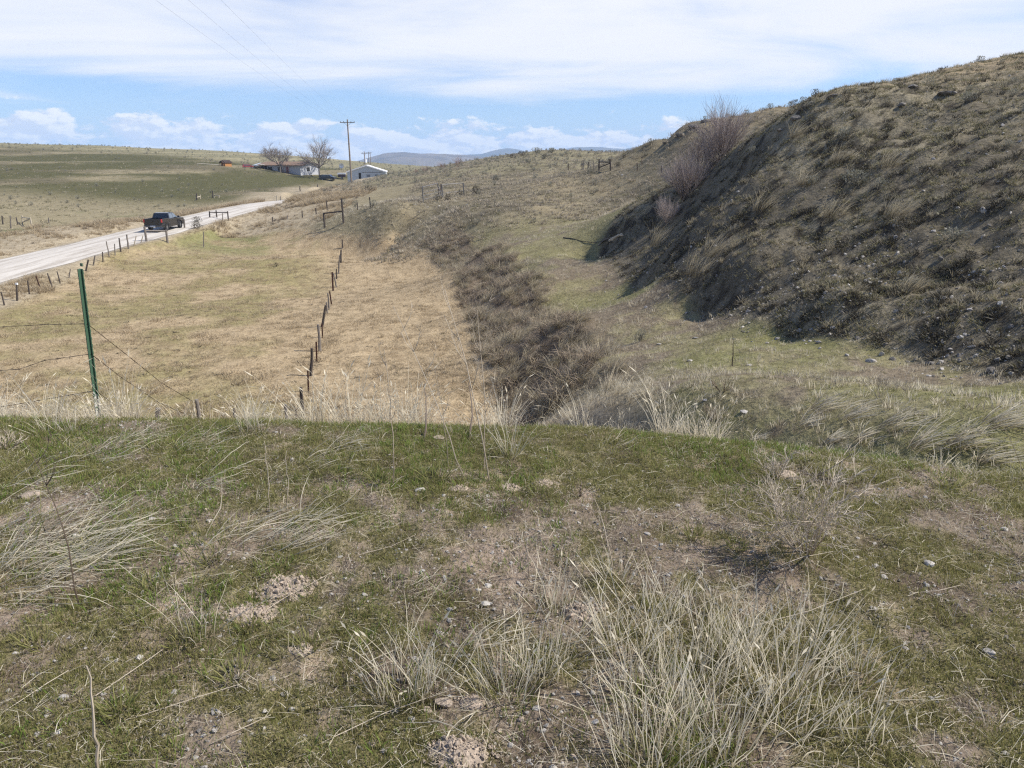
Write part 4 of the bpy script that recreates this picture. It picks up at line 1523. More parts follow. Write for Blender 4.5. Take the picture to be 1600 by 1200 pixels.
def far_car(px, py, D, name, label, cat, mat, yaw, s=1.0):
    p = W(px, py, D)
    root = empty(name, (p[0], p[1], float(H(p[0], p[1]))), yaw)
    root.scale = (s, s, s)
    tag(root, label, cat)
    out = [(-2.3, .35), (2.3, .35), (2.35, .85), (1.35, .98), (.75, 1.52), (-1.7, 1.55), (-2.3, .98)]
    MB().prism(out, -.88, .88).build('body', M[mat], root, bevel=.05)
    for sg in (-1, 1):
        g = MB()
        g.prism([(-1.62, 1.02), (1.05, 1.02), (.62, 1.44), (-1.5, 1.46)], sg * .895 - .01, sg * .895 + .01)
        g.build('side_window', M['sideglass'], root)
        wheel(root, -1.4, sg * .78, .34, .22)
        wheel(root, 1.4, sg * .78, .34, .22)
    MB().box(-2.33, -2.05, -.7, .7, 1.02, 1.40, Matrix.Rotation(0, 4, 'X')).build('rear_window', M['glass'], root)
    return root


# ------------------------------------------------------------------ homestead on the far rise
M['siding'] = simple_mat('pale_grey_siding', (.42, .43, .45), .7, var=.08, scale=3, stretch=(1, 1, 8))
M['whitewall'] = simple_mat('white_wall', (.74, .74, .74), .7, var=.08, scale=2)
M['brownroof'] = simple_mat('brown_roof_shingle', (.23, .155, .105), .85, var=.3, scale=5, stretch=(1, 3, 3))
M['darktrim'] = simple_mat('dark_brown_trim', (.09, .055, .05), .7, var=.2)
M['metalwall'] = simple_mat('pale_metal_cladding', (.42, .46, .48), .5, .1, var=.10, scale=2, stretch=(6, 6, .3))
M['whitemetal'] = simple_mat('white_metal_trim', (.78, .78, .77), .5, var=.08)
M['dark'] = simple_mat('dark_opening', (.018, .018, .02), .7, var=.2)
M['orangewood'] = simple_mat('orange_cedar', (.42, .20, .07), .75, var=.3, scale=6, stretch=(1, 1, 6))
M['darkroof'] = simple_mat('dark_shingle', (.05, .035, .03), .85, var=.3)
M['doorred'] = simple_mat('dull_red_door', (.20, .06, .06), .6, var=.2)
M['tarp'] = simple_mat('white_tarp', (.70, .69, .67), .7, var=.15)
M['chimney'] = simple_mat('brown_flue', (.12, .10, .09), .8, var=.3)


def gable_house(root, L, Wd, hw, rise, over, wall, roof, trim=None):
    """ridge along x"""
    w = MB()
    prof = [(-Wd / 2, -1.0), (Wd / 2, -1.0), (Wd / 2, hw), (0, hw + rise), (-Wd / 2, hw)]
    vs = [(-L / 2, y, z) for y, z in prof] + [(L / 2, y, z) for y, z in prof]
    w.add(vs, [(0, 1, 2, 3, 4), (9, 8, 7, 6, 5)] + [(i, i + 5, (i + 1) % 5 + 5, (i + 1) % 5) for i in range(5) if i not in (2, 3)])
    w.build('wall', wall, root)
    k = rise / (Wd / 2)
    for s in (-1, 1):
        y0, y1 = 0.0, s * (Wd / 2 + over)
        z0, z1 = hw + rise + .03, hw - over * k + .03
        r = MB()
        v = []
        for x in (-L / 2 - over, L / 2 + over):
            v += [(x, y0, z0), (x, y1, z1), (x, y1, z1 + .16), (x, y0, z0 + .18)]
        r.add(v, [(0, 1, 2, 3), (7, 6, 5, 4), (0, 4, 5, 1), (1, 5, 6, 2), (2, 6, 7, 3), (3, 7, 4, 0)])
        r.build('roof_slope', roof, root)
        if trim:
            for x in (-L / 2 - over - .05, L / 2 + over - .01):
                t = MB()
                v = []
                for xx in (x, x + .06):
                    v += [(xx, y0, z0 - .16), (xx, y1 * 1.005, z1 - .16), (xx, y1 * 1.005, z1 + .14), (xx, y0, z0 + .16)]
                t.add(v, [(0, 1, 2, 3), (7, 6, 5, 4), (0, 4, 5, 1), (1, 5, 6, 2), (2, 6, 7, 3), (3, 7, 4, 0)])
                t.build('fascia', trim, root)


def window(parent, x0, x1, z0, z1, y, face=-1, mat='glass'):
    f = MB()
    e = .07
    for a in ((x0 - e, x1 + e, z1, z1 + e), (x0 - e, x1 + e, z0 - e, z0), (x0 - e, x0, z0, z1), (x1, x1 + e, z0, z1)):
        f.box(a[0], a[1], y - .05, y + .05, a[2], a[3])
    fo = f.build('window_frame', M['whitemetal'], parent)
    MB().box(x0, x1, y - .02, y + .02, z0, z1).build('pane', M[mat], fo)


def homestead():
    # house: long brown roof, gable end to the right
    D = 246
    p = W(452, 268, D)
    z0 = float(W(452, 271.5, D)[2])
    root = empty('house', (p[0], p[1], z0), R(-24))
    tag(root, 'long low pale house with brown roof and dark railed porch', 'house')
    gable_house(root, 17.5, 9.5, 2.7, 1.0, .7, M['siding'], M['brownroof'], M['darktrim'])
    for x0, x1 in ((-7.6, -6.0), (-4.6, -2.8), (-.6, 1.4)):
        window(root, x0, x1, 1.0, 2.2, -4.78)
    dr = MB().box(3.0, 4.0, -4.82, -4.72, .1, 2.3).build('door', M['doorred'], root)
    MB().box(3.12, 3.2, -4.88, -4.81, 1.1, 1.2).build('handle', M['chrome'], dr)
    for x in (2.2, 3.2, 4.2, 5.2):
        MB().box(x - .06, x + .06, -6.36, -6.24, -1, 3.0).build('porch_post', M['darktrim'], root)
    pr = MB()
    pr.box(2.1, 5.3, -6.5, -6.36, .95, 1.07)
    MB().box(2.1, 5.3, -6.55, -4.76, -.15, .05).build('porch_floor', M['darktrim'], root)
    for k in range(12):
        pr.box(2.3 + k * .25, 2.35 + k * .25, -6.46, -6.42, 0, .96)
    pr.build('porch_railing', M['darktrim'], root)
    MB().box(8.752, 8.80, -1.6, -.2, .9, 2.1).build('gable_window', M['glass'], root)
    MB().box(-1.3, -.7, .3, .9, 3.8, 5.0).build('chimney', M['chimney'], root)
    # white metal shed beyond the tall pole
    D = 225
    p = W(575, 276, D)
    z0 = float(W(575, 279.5, D)[2])
    root = empty('metal_shed', (p[0] , p[1], z0), R(98))
    tag(root, 'white metal shed with low gable roof beside the utility pole', 'shed')
    gable_house(root, 14, 11.2, 2.15, 1.75, .25, M['metalwall'], M['whitemetal'], M['whitemetal'])
    # front is the gable at -x
    MB().box(-7.03, -6.99, 1.6, 2.3, -.2, 1.9).build('door', M['dark'], root)
    MB().box(-7.03, -6.99, -4.6, 1.2, 1.95, 2.08).build('wall_trim', M['chimney'], root)
    for k, y in enumerate((-3.4, -1.0)):
        MB().box(-7.03, -6.99, y, y + 1.0, .7, 1.4).build('window', M['sideglass'], root)
    # little cedar cabin
    D = 235
    p = W(354, 260, D)
    z0 = float(W(354, 261, D)[2])
    root = empty('cedar_cabin', (p[0], p[1], z0), R(58))
    tag(root, 'small orange cedar cabin with dark gable roof on the hill', 'cabin')
    root.scale = (.8, .8, .8)
    gable_house(root, 3.0, 2.5, 1.7, .75, .3, M['orangewood'], M['darkroof'])
    MB().box(-1.53, -1.50, -.5, .4, .1, 1.55).build('door', M['dark'], root)
    for y in (-1.1, 1.1):
        MB().box(-2.3, -2.2, y - .06, y + .06, -.5, 1.7).build('porch_post', M['orangewood'], root)
    MB().box(-2.3, -1.5, -1.2, 1.2, 0, .1).build('porch_floor', M['orangewood'], root)
    r = MB()
    r.add([(-2.4, -1.5, 1.55), (-2.4, 0, 2.5), (-2.4, 1.5, 1.55), (-1.8, -1.5, 1.55), (-1.8, 0, 2.5), (-1.8, 1.5, 1.55), (-2.4, 0, 2.4), (-1.8, 0, 2.4)], [(0, 1, 4, 3), (1, 2, 5, 4), (0, 3, 7, 6), (6, 7, 5, 2), (0, 6, 1), (1, 6, 2), (3, 4, 7), (4, 5, 7)])
    r.build('porch_roof', M['darkroof'], root)
    # low pale trailer shed at the left end of the house
    D = 244
    p = W(414, 267, D)
    root = empty('lean_to_shed', (p[0], p[1], float(W(414, 268.5, D)[2])), R(-18))
    tag(root, 'low grey lean-to shed with dark open front left of the house', 'shed')
    MB().prism([(-4.2, -.6), (4.2, -.6), (4.2, 2.0), (-4.2, 2.0)], 0, 3.4).build('wall', M['dark'], root)
    rr = MB()
    rr.add([(-4.6, -.4, 1.95), (4.6, -.4, 1.95), (4.6, 3.8, 2.7), (-4.6, 3.8, 2.7), (-4.6, -.4, 2.1), (4.6, -.4, 2.1), (4.6, 3.8, 2.85), (-4.6, 3.8, 2.85)], [(0, 3, 2, 1), (4, 5, 6, 7), (0, 1, 5, 4), (1, 2, 6, 5), (2, 3, 7, 6), (3, 0, 4, 7)])
    rr.build('roof', M['metalwall'], root)
    for x in (-4.0, -1.4, 1.4, 4.0):
        MB().box(x - .08, x + .08, -.2, -.05, -.6, 1.95).build('post', M['darktrim'], root)
    # sloping white tarp over the red car
    p = W(398, 266, 240)
    root = empty('tarp_shelter', (p[0], p[1], float(W(398, 267, 240)[2])), R(-10))
    tag(root, 'white sloping tarp shelter between red car and lean-to', 'shelter')
    t = MB()
    t.add([(-2.2, 0, .4), (2.2, 0, 1.9), (2.2, 2.6, 1.9), (-2.2, 2.6, .4), (-2.2, 0, .5), (2.2, 0, 2.0), (2.2, 2.6, 2.0), (-2.2, 2.6, .5)], [(0, 3, 2, 1), (4, 5, 6, 7), (0, 1, 5, 4), (1, 2, 6, 5), (2, 3, 7, 6), (3, 0, 4, 7)])
    t.build('tarp', M['tarp'], root)
    for x, zz in ((-2.0, .45), (2.0, 1.85)):
        for y in (.1, 2.5):
            MB().box(x - .05, x + .05, y - .05, y + .05, -.6, zz).build('post', M['darktrim'], root)
    far_car(388, 266.5, 238, 'red_car', 'faded red car parked beside the white tarp', 'car', 'red_paint', R(20), .72)
    far_car(512, 272.5, 236, 'parked_car', 'dark blue parked car right of the big bare tree', 'car', 'navy_paint', R(-8), 1.1)
    # satellite dish on a stick and white box trailer behind
    p = W(534, 273, 240)
    root = empty('box_trailer', (p[0], p[1], float(H(p[0], p[1]))), R(10))
    tag(root, 'small white roofed trailer with dark sides by the car', 'trailer')
    MB().box(-1.2, 1.2, -.8, .8, .6, 1.5).build('body', M['darktrim'], root)
    MB().box(-1.35, 1.35, -.95, .95, 1.5, 1.95).build('roof', M['whitemetal'], root)
    for s in (-1, 1):
        wheel(root, 0, s * .75, .33, .2)
    p = W(534, 262, 246)
    dz = float(H(p[0], p[1]))
    root = empty('satellite_dish', (p[0], p[1], dz))
    tag(root, 'round white satellite dish on a post behind the house', 'satellite dish')
    top = W(534, 260.5, 246)[2] - dz
    MB().tube([(0, 0, -.2), (0, 0, top)], .05, 6).build('post', M['galv'], root)
    d = MB()
    n = 16
    vs = [(0, .12, 0)] + [(math.cos(2 * math.pi * k / n) * .42, .0, math.sin(2 * math.pi * k / n) * .42) for k in range(n)] + [(math.cos(2 * math.pi * k / n) * .8, -.22, math.sin(2 * math.pi * k / n) * .8) for k in range(n)]
    fs = [(0, 1 + k, 1 + (k + 1) % n) for k in range(n)] + [(1 + k, 1 + n + k, 1 + n + (k + 1) % n, 1 + (k + 1) % n) for k in range(n)]
    d.add(vs, fs)
    o = d.build('dish', M['whitemetal'], root, loc=(0, -.1, top + .3))
    # dark bins at the foot of the tall pole
    for (px, lab) in ((546, 'dark fuel barrel left of the tall utility pole'), (554.5, 'dark fuel barrel right of the tall utility pole')):
        q = W(px, 276, 222)
        b = MB()
        b.tube([(0, 0, -.3), (0, 0, 1.3)], .5, 14)
        for zz in (.1, .5, .9):
            b.tube([(0, 0, zz), (0, 0, zz + .06)], .53, 14)
        tag(b.build('fuel_barrel', M['dark'], loc=(q[0], q[1], float(H(q[0], q[1])))), lab, 'barrel')
    # low wooden fence rail and plank beside the cabin
    for i, (px0, px1, py, lab) in enumerate(((308, 350, 256.5, 'pale plank wall lying left of the cedar cabin'),)):
        a, b_ = W(px0, py, 236), W(px1, py + 2, 236)
        mb = MB()
        mb.tube([(0, 0, .9), (b_[0] - a[0], 0, b_[2] - a[2] + .7)], .22, 6)
        for u in (.1, .9):
            mb.box((b_[0] - a[0]) * u - .1, (b_[0] - a[0]) * u + .1, -.1, .1, -1, .9)
        tag(mb.build('plank_rail', M['palewood'], loc=(a[0], a[1], a[2] - .7)), lab, 'plank')


homestead()
# ------------------------------------------------------------------ utility poles and wires
def pole(px, py_base, D, py_top, name_label, arm_w=2.6, arms=1, lean=0.0, extra=None):
    b = W(px, py_base, D)
    x, y = b[0], b[1]
    z = float(H(x, y))
    ztop = W(px, py_top, D)[2]
    h = ztop - z
    root = empty('utility_pole', (x, y, z))
    tag(root, name_label, 'utility pole', 'utility poles by the homestead')
    MB().tube([(0, 0, -.5), (lean * .5, 0, h * .5), (lean, 0, h)], [.17, .145, .11], 10).build('pole_shaft', M['pole'], root)
    for k in range(arms):
        zz = h - .55 - k * 1.1
        arm = MB().box(-arm_w / 2, arm_w / 2, -.16, -.06, -.06, .06).build('crossarm', M['pole'], root, loc=(lean, -.06, zz))
        for u in (-.94, -.5, .5, .94):
            ins = MB()
            ins.tube([(0, 0, 0), (0, 0, .12), (0, 0, .2)], [.03, .06, .035], 8)
            ins.build('insulator', M['galv'], arm, loc=(u * arm_w / 2, -.11, .06))
        br = MB()
        for s in (-1, 1):
            br.tube([(lean + s * .62, -.13, zz - .05), (lean, -.15, zz - .65)], .022, 4)
        br.build('arm_brace', M['galv'], root)
    if extra:
        t = MB()
        t.tube([(0, 0, 0), (0, 0, .9)], .28, 12)
        t.tube([(0, 0, .9), (0, 0, 1.0)], .2, 12)
        t.build('transformer', M['whitemetal'], root, loc=(lean + .32, -.2, h - 3.2))
    return root, Vector((x + lean, y - .17, z + h - .55))


_, P0 = pole(549, 281, 140, 186.5, 'tall wooden utility pole with one crossarm left of the metal shed', 2.75, 1, -.02)
_, P1 = pole(571.5, 277, 222, 236.5, 'shorter utility pole with white transformer in front of the metal shed', 2.0, 1, 0, True)
_, P2 = pole(577, 262, 330, 237, 'far utility pole behind the metal shed, left of the two far ones', 2.0, 1)
_, P3 = pole(579.6, 262, 360, 237, 'far utility pole behind the metal shed, right of the two far ones', 2.0, 1)


def cable(a, b, sag, r, label):
    a, b = Vector(a), Vector(b)
    pts = []
    for i in range(33):
        t = i / 32
        p = a.lerp(b, t)
        p.z -= sag * 4 * t * (1 - t)
        pts.append(p - a)
    tag(MB().tube(pts, r, 4, False).build('power_line', M['cable'], loc=a), label, 'power line', 'power lines to the tall pole')


# the next pole of the line stands behind the viewer on the left, out of the picture
for off, tx, lab in ((-1.29, -9.8, 'leftmost power line running from the tall pole overhead'), (-.69, -7.8, 'middle power line running from the tall pole overhead'), (1.29, -6.4, 'rightmost power line running from the tall pole overhead')):
    cable(P0 + Vector((off, 0, .2)), (tx - 1.0, -6.0, ZC + 9.0), 1.2, .0038, lab)

# ------------------------------------------------------------------ bare trees and shrubs
def bare_tree(px, py, D, hpx, wfac, seed, label, lean=0.0):
    b = W(px, py, D)
    x, y = b[0], b[1]
    z = float(H(x, y))
    h = hpx / pxm(b)
    root = empty('bare_tree', (x, y, z))
    tag(root, label, 'tree', 'bare trees by the house')
    tr = MB()
    tr.tube([(0, 0, -.5), (.05 * h * lean, 0, h * .12), (.07 * h * lean, 0, h * .26)], [h * .026, h * .021, h * .018], 8, False, [0, 0, .1])
    tr.build('trunk', M['bark'], root)
    rs = np.random.default_rng(seed)
    cr = MB()
    dirs = []
    for k in range(6):
        a = 2 * math.pi * k / 6 + rs.uniform(-.4, .4)
        dirs.append((math.cos(a) * wfac, math.sin(a) * wfac, rs.uniform(.7, 1.2)))
    dirs.append((.1, 0, 1))
    branching(seed, dirs, h * .30, h * .0135, 4, (5, 4, 4, 4), .62, cr, .70, 3, 3, up=.05, origin=Vector((.07 * h * lean, 0, h * .22)), wob=.10)
    cr.build('crown', M['bark'], root)


bare_tree(499, 270.5, 240, 62, 1.45, 3, 'large bare spreading tree at the right end of the house')
bare_tree(438, 266.5, 238, 46, 1.3, 5, 'smaller bare tree in front of the house roof')
bare_tree(427, 266.5, 262, 36, 1.2, 8, 'small bare tree behind the left end of the house roof')


def willow(px, py, D, hpx, seed, label, n=15, wide=.55, mat='willow', cat='shrub', name='willow_shrub', group='leafless willows on the hill shoulder'):
    b = W(px, py, D)
    x, y = b[0], b[1]
    z = float(H(x, y))
    h = hpx / pxm(b)
    rs = np.random.default_rng(seed)
    dirs = []
    for k in range(n):
        a = rs.uniform(0, 6.28)
        q = wide * rs.uniform(.1, 1)
        dirs.append((math.cos(a) * q, math.sin(a) * q, 1))
    mb = MB()
    branching(seed, dirs, h * .50, h * .0055, 2, (6, 5), .42, mb, .62, 4, 3, up=.07, wob=.09)
    tag(mb.build(name, M[mat], loc=(x, y, z - .1)), label, cat, group)


willow(1070, 294, 43, 80, 21, 'leafless reddish willow shrub at the near end of the hill shoulder', 44, 1.15)
willow(1092, 270, 46, 66, 22, 'leafless reddish willow between the two larger willows', 30, 1.0)
willow(1108, 285, 44, 84, 27, 'leafless reddish willow low behind the hill rim between its neighbours', 26, 1.0)
willow(1128, 252, 45, 92, 23, 'tallest leafless reddish willow standing against the second hill', 42, 1.0)
willow(1046, 300, 41, 52, 26, 'low grey leafless shrub at the left foot of the willows', 26, 1.3, mat='willow')
for i, (px, py, hp, lab) in enumerate(((664, 261, 12, 'far reddish bare bush at the left end of the ridge'), (690, 260, 12, 'far reddish bare bush in the middle of the ridge dip'), (716, 259, 17, 'far reddish bare bush nearest the blue mountain'), (650, 262, 9, 'smallest far reddish bare bush on the ridge'))):
    willow(px, py + 2, 158, hp * 1.2, 30 + i, lab, 14, 1.1, 'farred', 'bush', 'far_bush', 'reddish bushes on the ridge')

# single sagebrush shrubs
SAGE = [sage_mesh_mb(600 + i).mesh('sagebrush', M['sage']) for i in range(3)]
SAGED = [sage_mesh_mb(610 + i).mesh('sagebrush', M['darkclump']) for i in range(2)]


def sage(px, py, wpx, label, dark=False, tallness=1.0, group='single sagebrush shrubs', k=0):
    p = at(px, py)
    s = wpx / pxm(p) / 1.05
    o = bpy.data.objects.new('sagebrush', (SAGED if dark else SAGE)[k % (2 if dark else 3)])
    COL.objects.link(o)
    o.location = p - Vector((0, 0, .03))
    o.scale = (s, s, s * tallness)
    o.rotation_euler = (0, 0, random.uniform(0, 6.28))
    tag(o, label, 'sagebrush', group)
    return o


sage(1000, 534, 17, 'small blue grey sagebrush alone on the green track', False, 1.7)
sage(744, 303, 17, 'dark sagebrush right of the two pipe gates', True, 1.0, k=1)
sage(720, 306, 13, 'small dark sagebrush under the right pipe gate', True)
sage(700, 313, 13, 'dark sagebrush at the hinge post between the pipe gates', True, k=1)
sage(684, 315, 14, 'dark sagebrush under the left pipe gate', True)
sage(1490, 377, 42, 'wide grey sagebrush on the right hillside near the frame edge', False, .7)
sage(1335, 291, 42, 'grey sagebrush in the middle of the right hillside', False, .8, k=1)
sage(1322, 213, 24, 'grey sagebrush high on the right hillside below the skyline', False, .8, k=2)
sage(1425, 452, 36, 'pale grey sagebrush low on the right hillside', False, .8)
sage(1270, 290, 26, 'small grey sagebrush left of the hillside middle', False, .8, k=2)
sage(308, 348, 16, 'dark shrub right of the pickup truck bonnet', True, .8)
sage(308, 358, 20, 'wider dark shrub in the straw right of the pickup', True, .7, k=1)
sage(537, 322, 12, 'grey shrub just right of the leaning corner post', False, 1.2)
sage(556, 325, 12, 'grey shrub at the second post right of the corner', False, 1.3, k=1)
sage(583, 324, 14, 'grey shrub behind the rightmost fence post of the dip', False, 1.1, k=2)
sage(576, 300, 22, 'dark sagebrush below the metal shed on the slope', True, .6)
sage(965, 260, 12, 'dark sagebrush behind the wooden brace', True, .7)
sage(432, 417, 8, 'dead tumbleweed caught on the field fence', True, 1.2)
ORD_W = ['left middle', 'centre', 'right of centre', 'left end', 'right part', 'right end', 'front centre', 'front left', 'far right', 'between right end and far right']
for i, (px, py, w) in enumerate(((815, 240, 26), (838, 236, 30), (862, 235, 26), (800, 243, 20), (885, 238, 20), (905, 242, 18), (850, 245, 24), (825, 250, 22), (1010, 240, 16), (975, 243, 16))):
    sage(px, py + 4, w * .55, '%s sagebrush on the far ridge crest, ' % ('darker', 'grey')[i % 3 > 0] + ORD_W[i], i % 3 == 0, .75, 'sagebrush along the far ridge crest', i)

# ------------------------------------------------------------------ fences, gates, posts
def post(pb, pt, wpx, kind, label, group, dmin=0, name='fence_post', D=None, cap=None):
    b = at(pb[0], pb[1], dmin) if D is None else Vector(W(pb[0], pb[1], D))
    if D is not None:
        b.z = float(H(b.x, b.y))
    t = Vector(W(pt[0], pt[1], b.y))
    v = t - b
    r = max(wpx / pxm(b) / 2 * .85, .010)
    rs = random.Random(int(pb[0] * 31 + pb[1]))
    mb = MB()
    if kind == 'steel':
        # T section
        L = v.length
        ax = v.normalized()
        q = Vector((0, 0, 1)).rotation_difference(ax).to_matrix().to_4x4()
        mb.box(-r, r, -.004, .004, -.15, L, q)
        mb.box(-.004, .004, .0041, r * 1.5, -.15, L, q)
        for k in range(int(L / .08)):
            mb.box(-r * .4, r * .4, -.011, -.0041, .05 + k * .08, .075 + k * .08, q)
        mat = M['rust']
    else:
        pts, rad = [], []
        for k in range(5):
            u = k / 4
            w = .25 * r if 0 < k < 4 else 0
            pts.append(-v * .06 + v * 1.06 * u + Vector((rs.uniform(-w, w), rs.uniform(-w, w), 0)))
            rad.append(r * (1.12 - .2 * u))
        pts.append(v * 1.004)
        rad.append(r * .55)
        mb.tube(pts, rad, 8, jag=.22)
        mat = M[kind]
    o = mb.build(name, mat, loc=b)
    if cap:
        MB().box(-r * 1.2, r * 1.2, -r * 1.2, r * 1.2, 0, r * 2.2).build('post_cap', M['whitemetal'], o, loc=v * 1.0)
    tag(o, label, 'fence post', group)
    return b, t


ORD = ['nearest', 'second', 'third', 'fourth', 'fifth', 'sixth', 'seventh', 'eighth', 'ninth', 'tenth', 'eleventh', 'twelfth', 'thirteenth', 'fourteenth', 'fifteenth', 'sixteenth', 'seventeenth', 'eighteenth']
GC = 'posts of the fence crossing the field'
kinds_txt = {'darkwood': 'dark weathered wood post', 'oldwood': 'grey weathered wood post', 'steel': 'rusty steel post', 'palewood': 'pale wood post', 'galv': 'grey steel post'}
centre = [((474, 656), (470, 605), 6, 'darkwood'), ((482, 612), (481, 579), 3, 'steel'), ((486, 587), (487, 544), 5.5, 'darkwood'), ((495, 566), (494, 534), 3, 'steel'),
          ((500, 549), (497, 507), 5, 'oldwood'), ((504, 528), (503, 506), 2.5, 'steel'), ((503, 511), (509, 477), 4.5, 'darkwood'), ((512, 490), (510, 472), 3, 'oldwood'), ((514.6, 484), (512, 458), 3, 'oldwood'),
          ((518, 476), (515, 455), 2.5, 'steel'), ((520.5, 455), (519, 425), 3, 'steel'), ((526, 449), (521, 427), 2.5, 'oldwood'), ((526, 436), (525.5, 420), 2.5, 'darkwood'), ((529, 428), (530.5, 399), 2.5, 'oldwood'), ((532.6, 411), (533, 390), 3, 'darkwood'), ((535.5, 389), (534.5, 374), 2.4, 'darkwood')]
for i, (b, t, w, k) in enumerate(centre):
    post(b, t, w, k, '%s, %s in the fence line crossing the field' % (kinds_txt[k], ORD[i]), GC, dmin=12)
GL_ = 'posts of the roadside fence'
left = [((7, 477), (1.5, 456), 2.5, 'darkwood'), ((27, 470), (26, 445), 3, 'darkwood'), ((46, 460), (43, 439), 2.5, 'darkwood'), ((64, 454), (56, 431), 2.2, 'steel'), ((82, 450), (74, 427), 2.5, 'darkwood'),
        ((94, 443), (89, 424), 2, 'darkwood'), ((108, 434), (110, 420), 1.8, 'oldwood'), ((134.5, 424), (138, 406), 3, 'darkwood'), ((146, 415), (148.5, 399.5), 2.4, 'oldwood'), ((161, 410), (160, 393.5), 2.2, 'darkwood'),
        ((171, 402), (166, 377), 2, 'oldwood'), ((180, 399), (179, 381), 1.8, 'oldwood'), ((189, 394), (186, 372), 2.6, 'darkwood'), ((201, 389), (198, 366.5), 2.6, 'oldwood'), ((209, 385), (213, 368), 1.6, 'palewood'), ((220, 380), (223.5, 368), 1.6, 'palewood')]
for i, (b, t, w, k) in enumerate(left):
    post(b, t, w, k, '%s, %s in the roadside fence left of the field' % (kinds_txt[k], ORD[i]), GL_, dmin=20, cap=(i == 1))
GF = 'posts beyond the field'
for b, t, w, k, lab in (((426, 347), (425.5, 339), 2, 'darkwood', 'short dark post left of the dip behind the field'), ((449, 343), (449, 336), 1.6, 'oldwood', 'small grey post between the dark posts behind the field'), ((472.5, 340), (472, 329), 2, 'darkwood', 'dark post second left of the corner rail'),
                        ((494.5, 335), (493, 325), 2, 'darkwood', 'dark post just left of the corner rail'), ((512, 331), (510.3, 313.5), 2.2, 'darkwood', 'tall dark post standing behind the corner rail'), ((558.6, 328), (558, 316), 2, 'darkwood', 'dark post first right of the leaning corner post'),
                        ((579, 324), (577.5, 308), 2.4, 'darkwood', 'dark post second right of the leaning corner post'), ((433, 314), (432.5, 305), 2, 'palewood', 'white post beside the far end of the road'), ((438, 314), (438, 306), 1.5, 'oldwood', 'grey post right of the white roadside post'),
                        ((469, 299), (468.5, 291), 1.8, 'darkwood', 'dark post on the green slope below the house'), ((496, 293), (496, 288), 1.6, 'darkwood', 'short dark post on the slope below the parked car'), ((307.5, 313), (307, 302), 2, 'darkwood', 'dark post across the road left of the brace pair'), ((332, 309), (332, 298), 2, 'darkwood', 'dark post across the road right of the brace pair'),
                        ((348, 346), (347.5, 333), 1.6, 'oldwood', 'grey post in the straw beside the road brace'), ((318, 387), (318, 362), 1.8, 'oldwood', 'thin pale post in the straw at the field corner'), ((76, 349), (76, 340), 1.6, 'oldwood', 'lone thin post right of the pale brace across the road')):
    post(b, t, w, k, lab, GF, dmin=30)
for b, t, w, k, lab in (((5, 351), (3, 337), 2.2, 'darkwood', 'leftmost dark post of the fence across the road'), ((17, 357), (16, 337), 2.2, 'oldwood', 'grey post second from the left across the road'), ((28, 351), (25, 339), 2, 'darkwood', 'dark leaning post third from the left across the road')):
    post(b, t, w, k, lab, 'posts of the fence across the road', dmin=40)
GR = 'posts beside the wooden brace on the ridge'
for b, t, w, k, lab in (((909.5, 265.5), (909.5, 251), 1.8, 'darkwood', 'dark post leftmost of four beside the ridge brace'), ((911.8, 265.5), (911.8, 251.5), 1.4, 'oldwood', 'thin grey post second of four beside the ridge brace'), ((918, 265), (919.8, 253), 2, 'darkwood', 'leaning dark post third of four beside the ridge brace'),
                        ((928.5, 266.5), (927.4, 251), 1.5, 'oldwood', 'grey post fourth of four touching the ridge brace'), ((995.5, 268), (995.5, 255), 1.3, 'steel', 'rusty post first right of the ridge brace'), ((1003, 258), (1003, 245), 1.2, 'steel', 'rusty post standing higher right of the ridge brace'), ((1033.5, 270.5), (1033.5, 259), 1.2, 'steel', 'rusty post at the left edge of the willows'), ((888, 266), (888, 255), 1.1, 'steel', 'thin rusty post left of the ridge brace')):
    post(b, t, w, k, lab, GR, dmin=60)


def brace(posts, rails, label, wpx, kind='oldwood', dmin=20, cat='fence brace', name='fence_brace'):
    """posts: (base px, top px); rails: (post i, frac, post j, frac)"""
    B = []
    d0 = None
    for (b, t) in posts:
        p = at(b[0], b[1], dmin)
        if d0 is None:
            d0 = p
        B.append((p, Vector(W(t[0], t[1], p.y))))
    root = empty(name, B[0][0])
    tag(root, label, cat, 'wooden fence braces' if cat == 'fence brace' else None)
    o0 = B[0][0]
    r = max(wpx / pxm(o0) / 2, .04)
    for p, t in B:
        v = t - p
        MB().tube([p - o0 - v * .08, p - o0 + v * .5, t - o0], [r * 1.1, r, r * .95], 8, jag=.12).build('post', M[kind], root)
    for i, fi, j, fj in rails:
        a = B[i][0].lerp(B[i][1], fi) - o0
        b = B[j][0].lerp(B[j][1], fj) - o0
        MB().tube([a, a.lerp(b, .5), b], r * .72, 7, jag=.12).build('rail', M[kind], root)


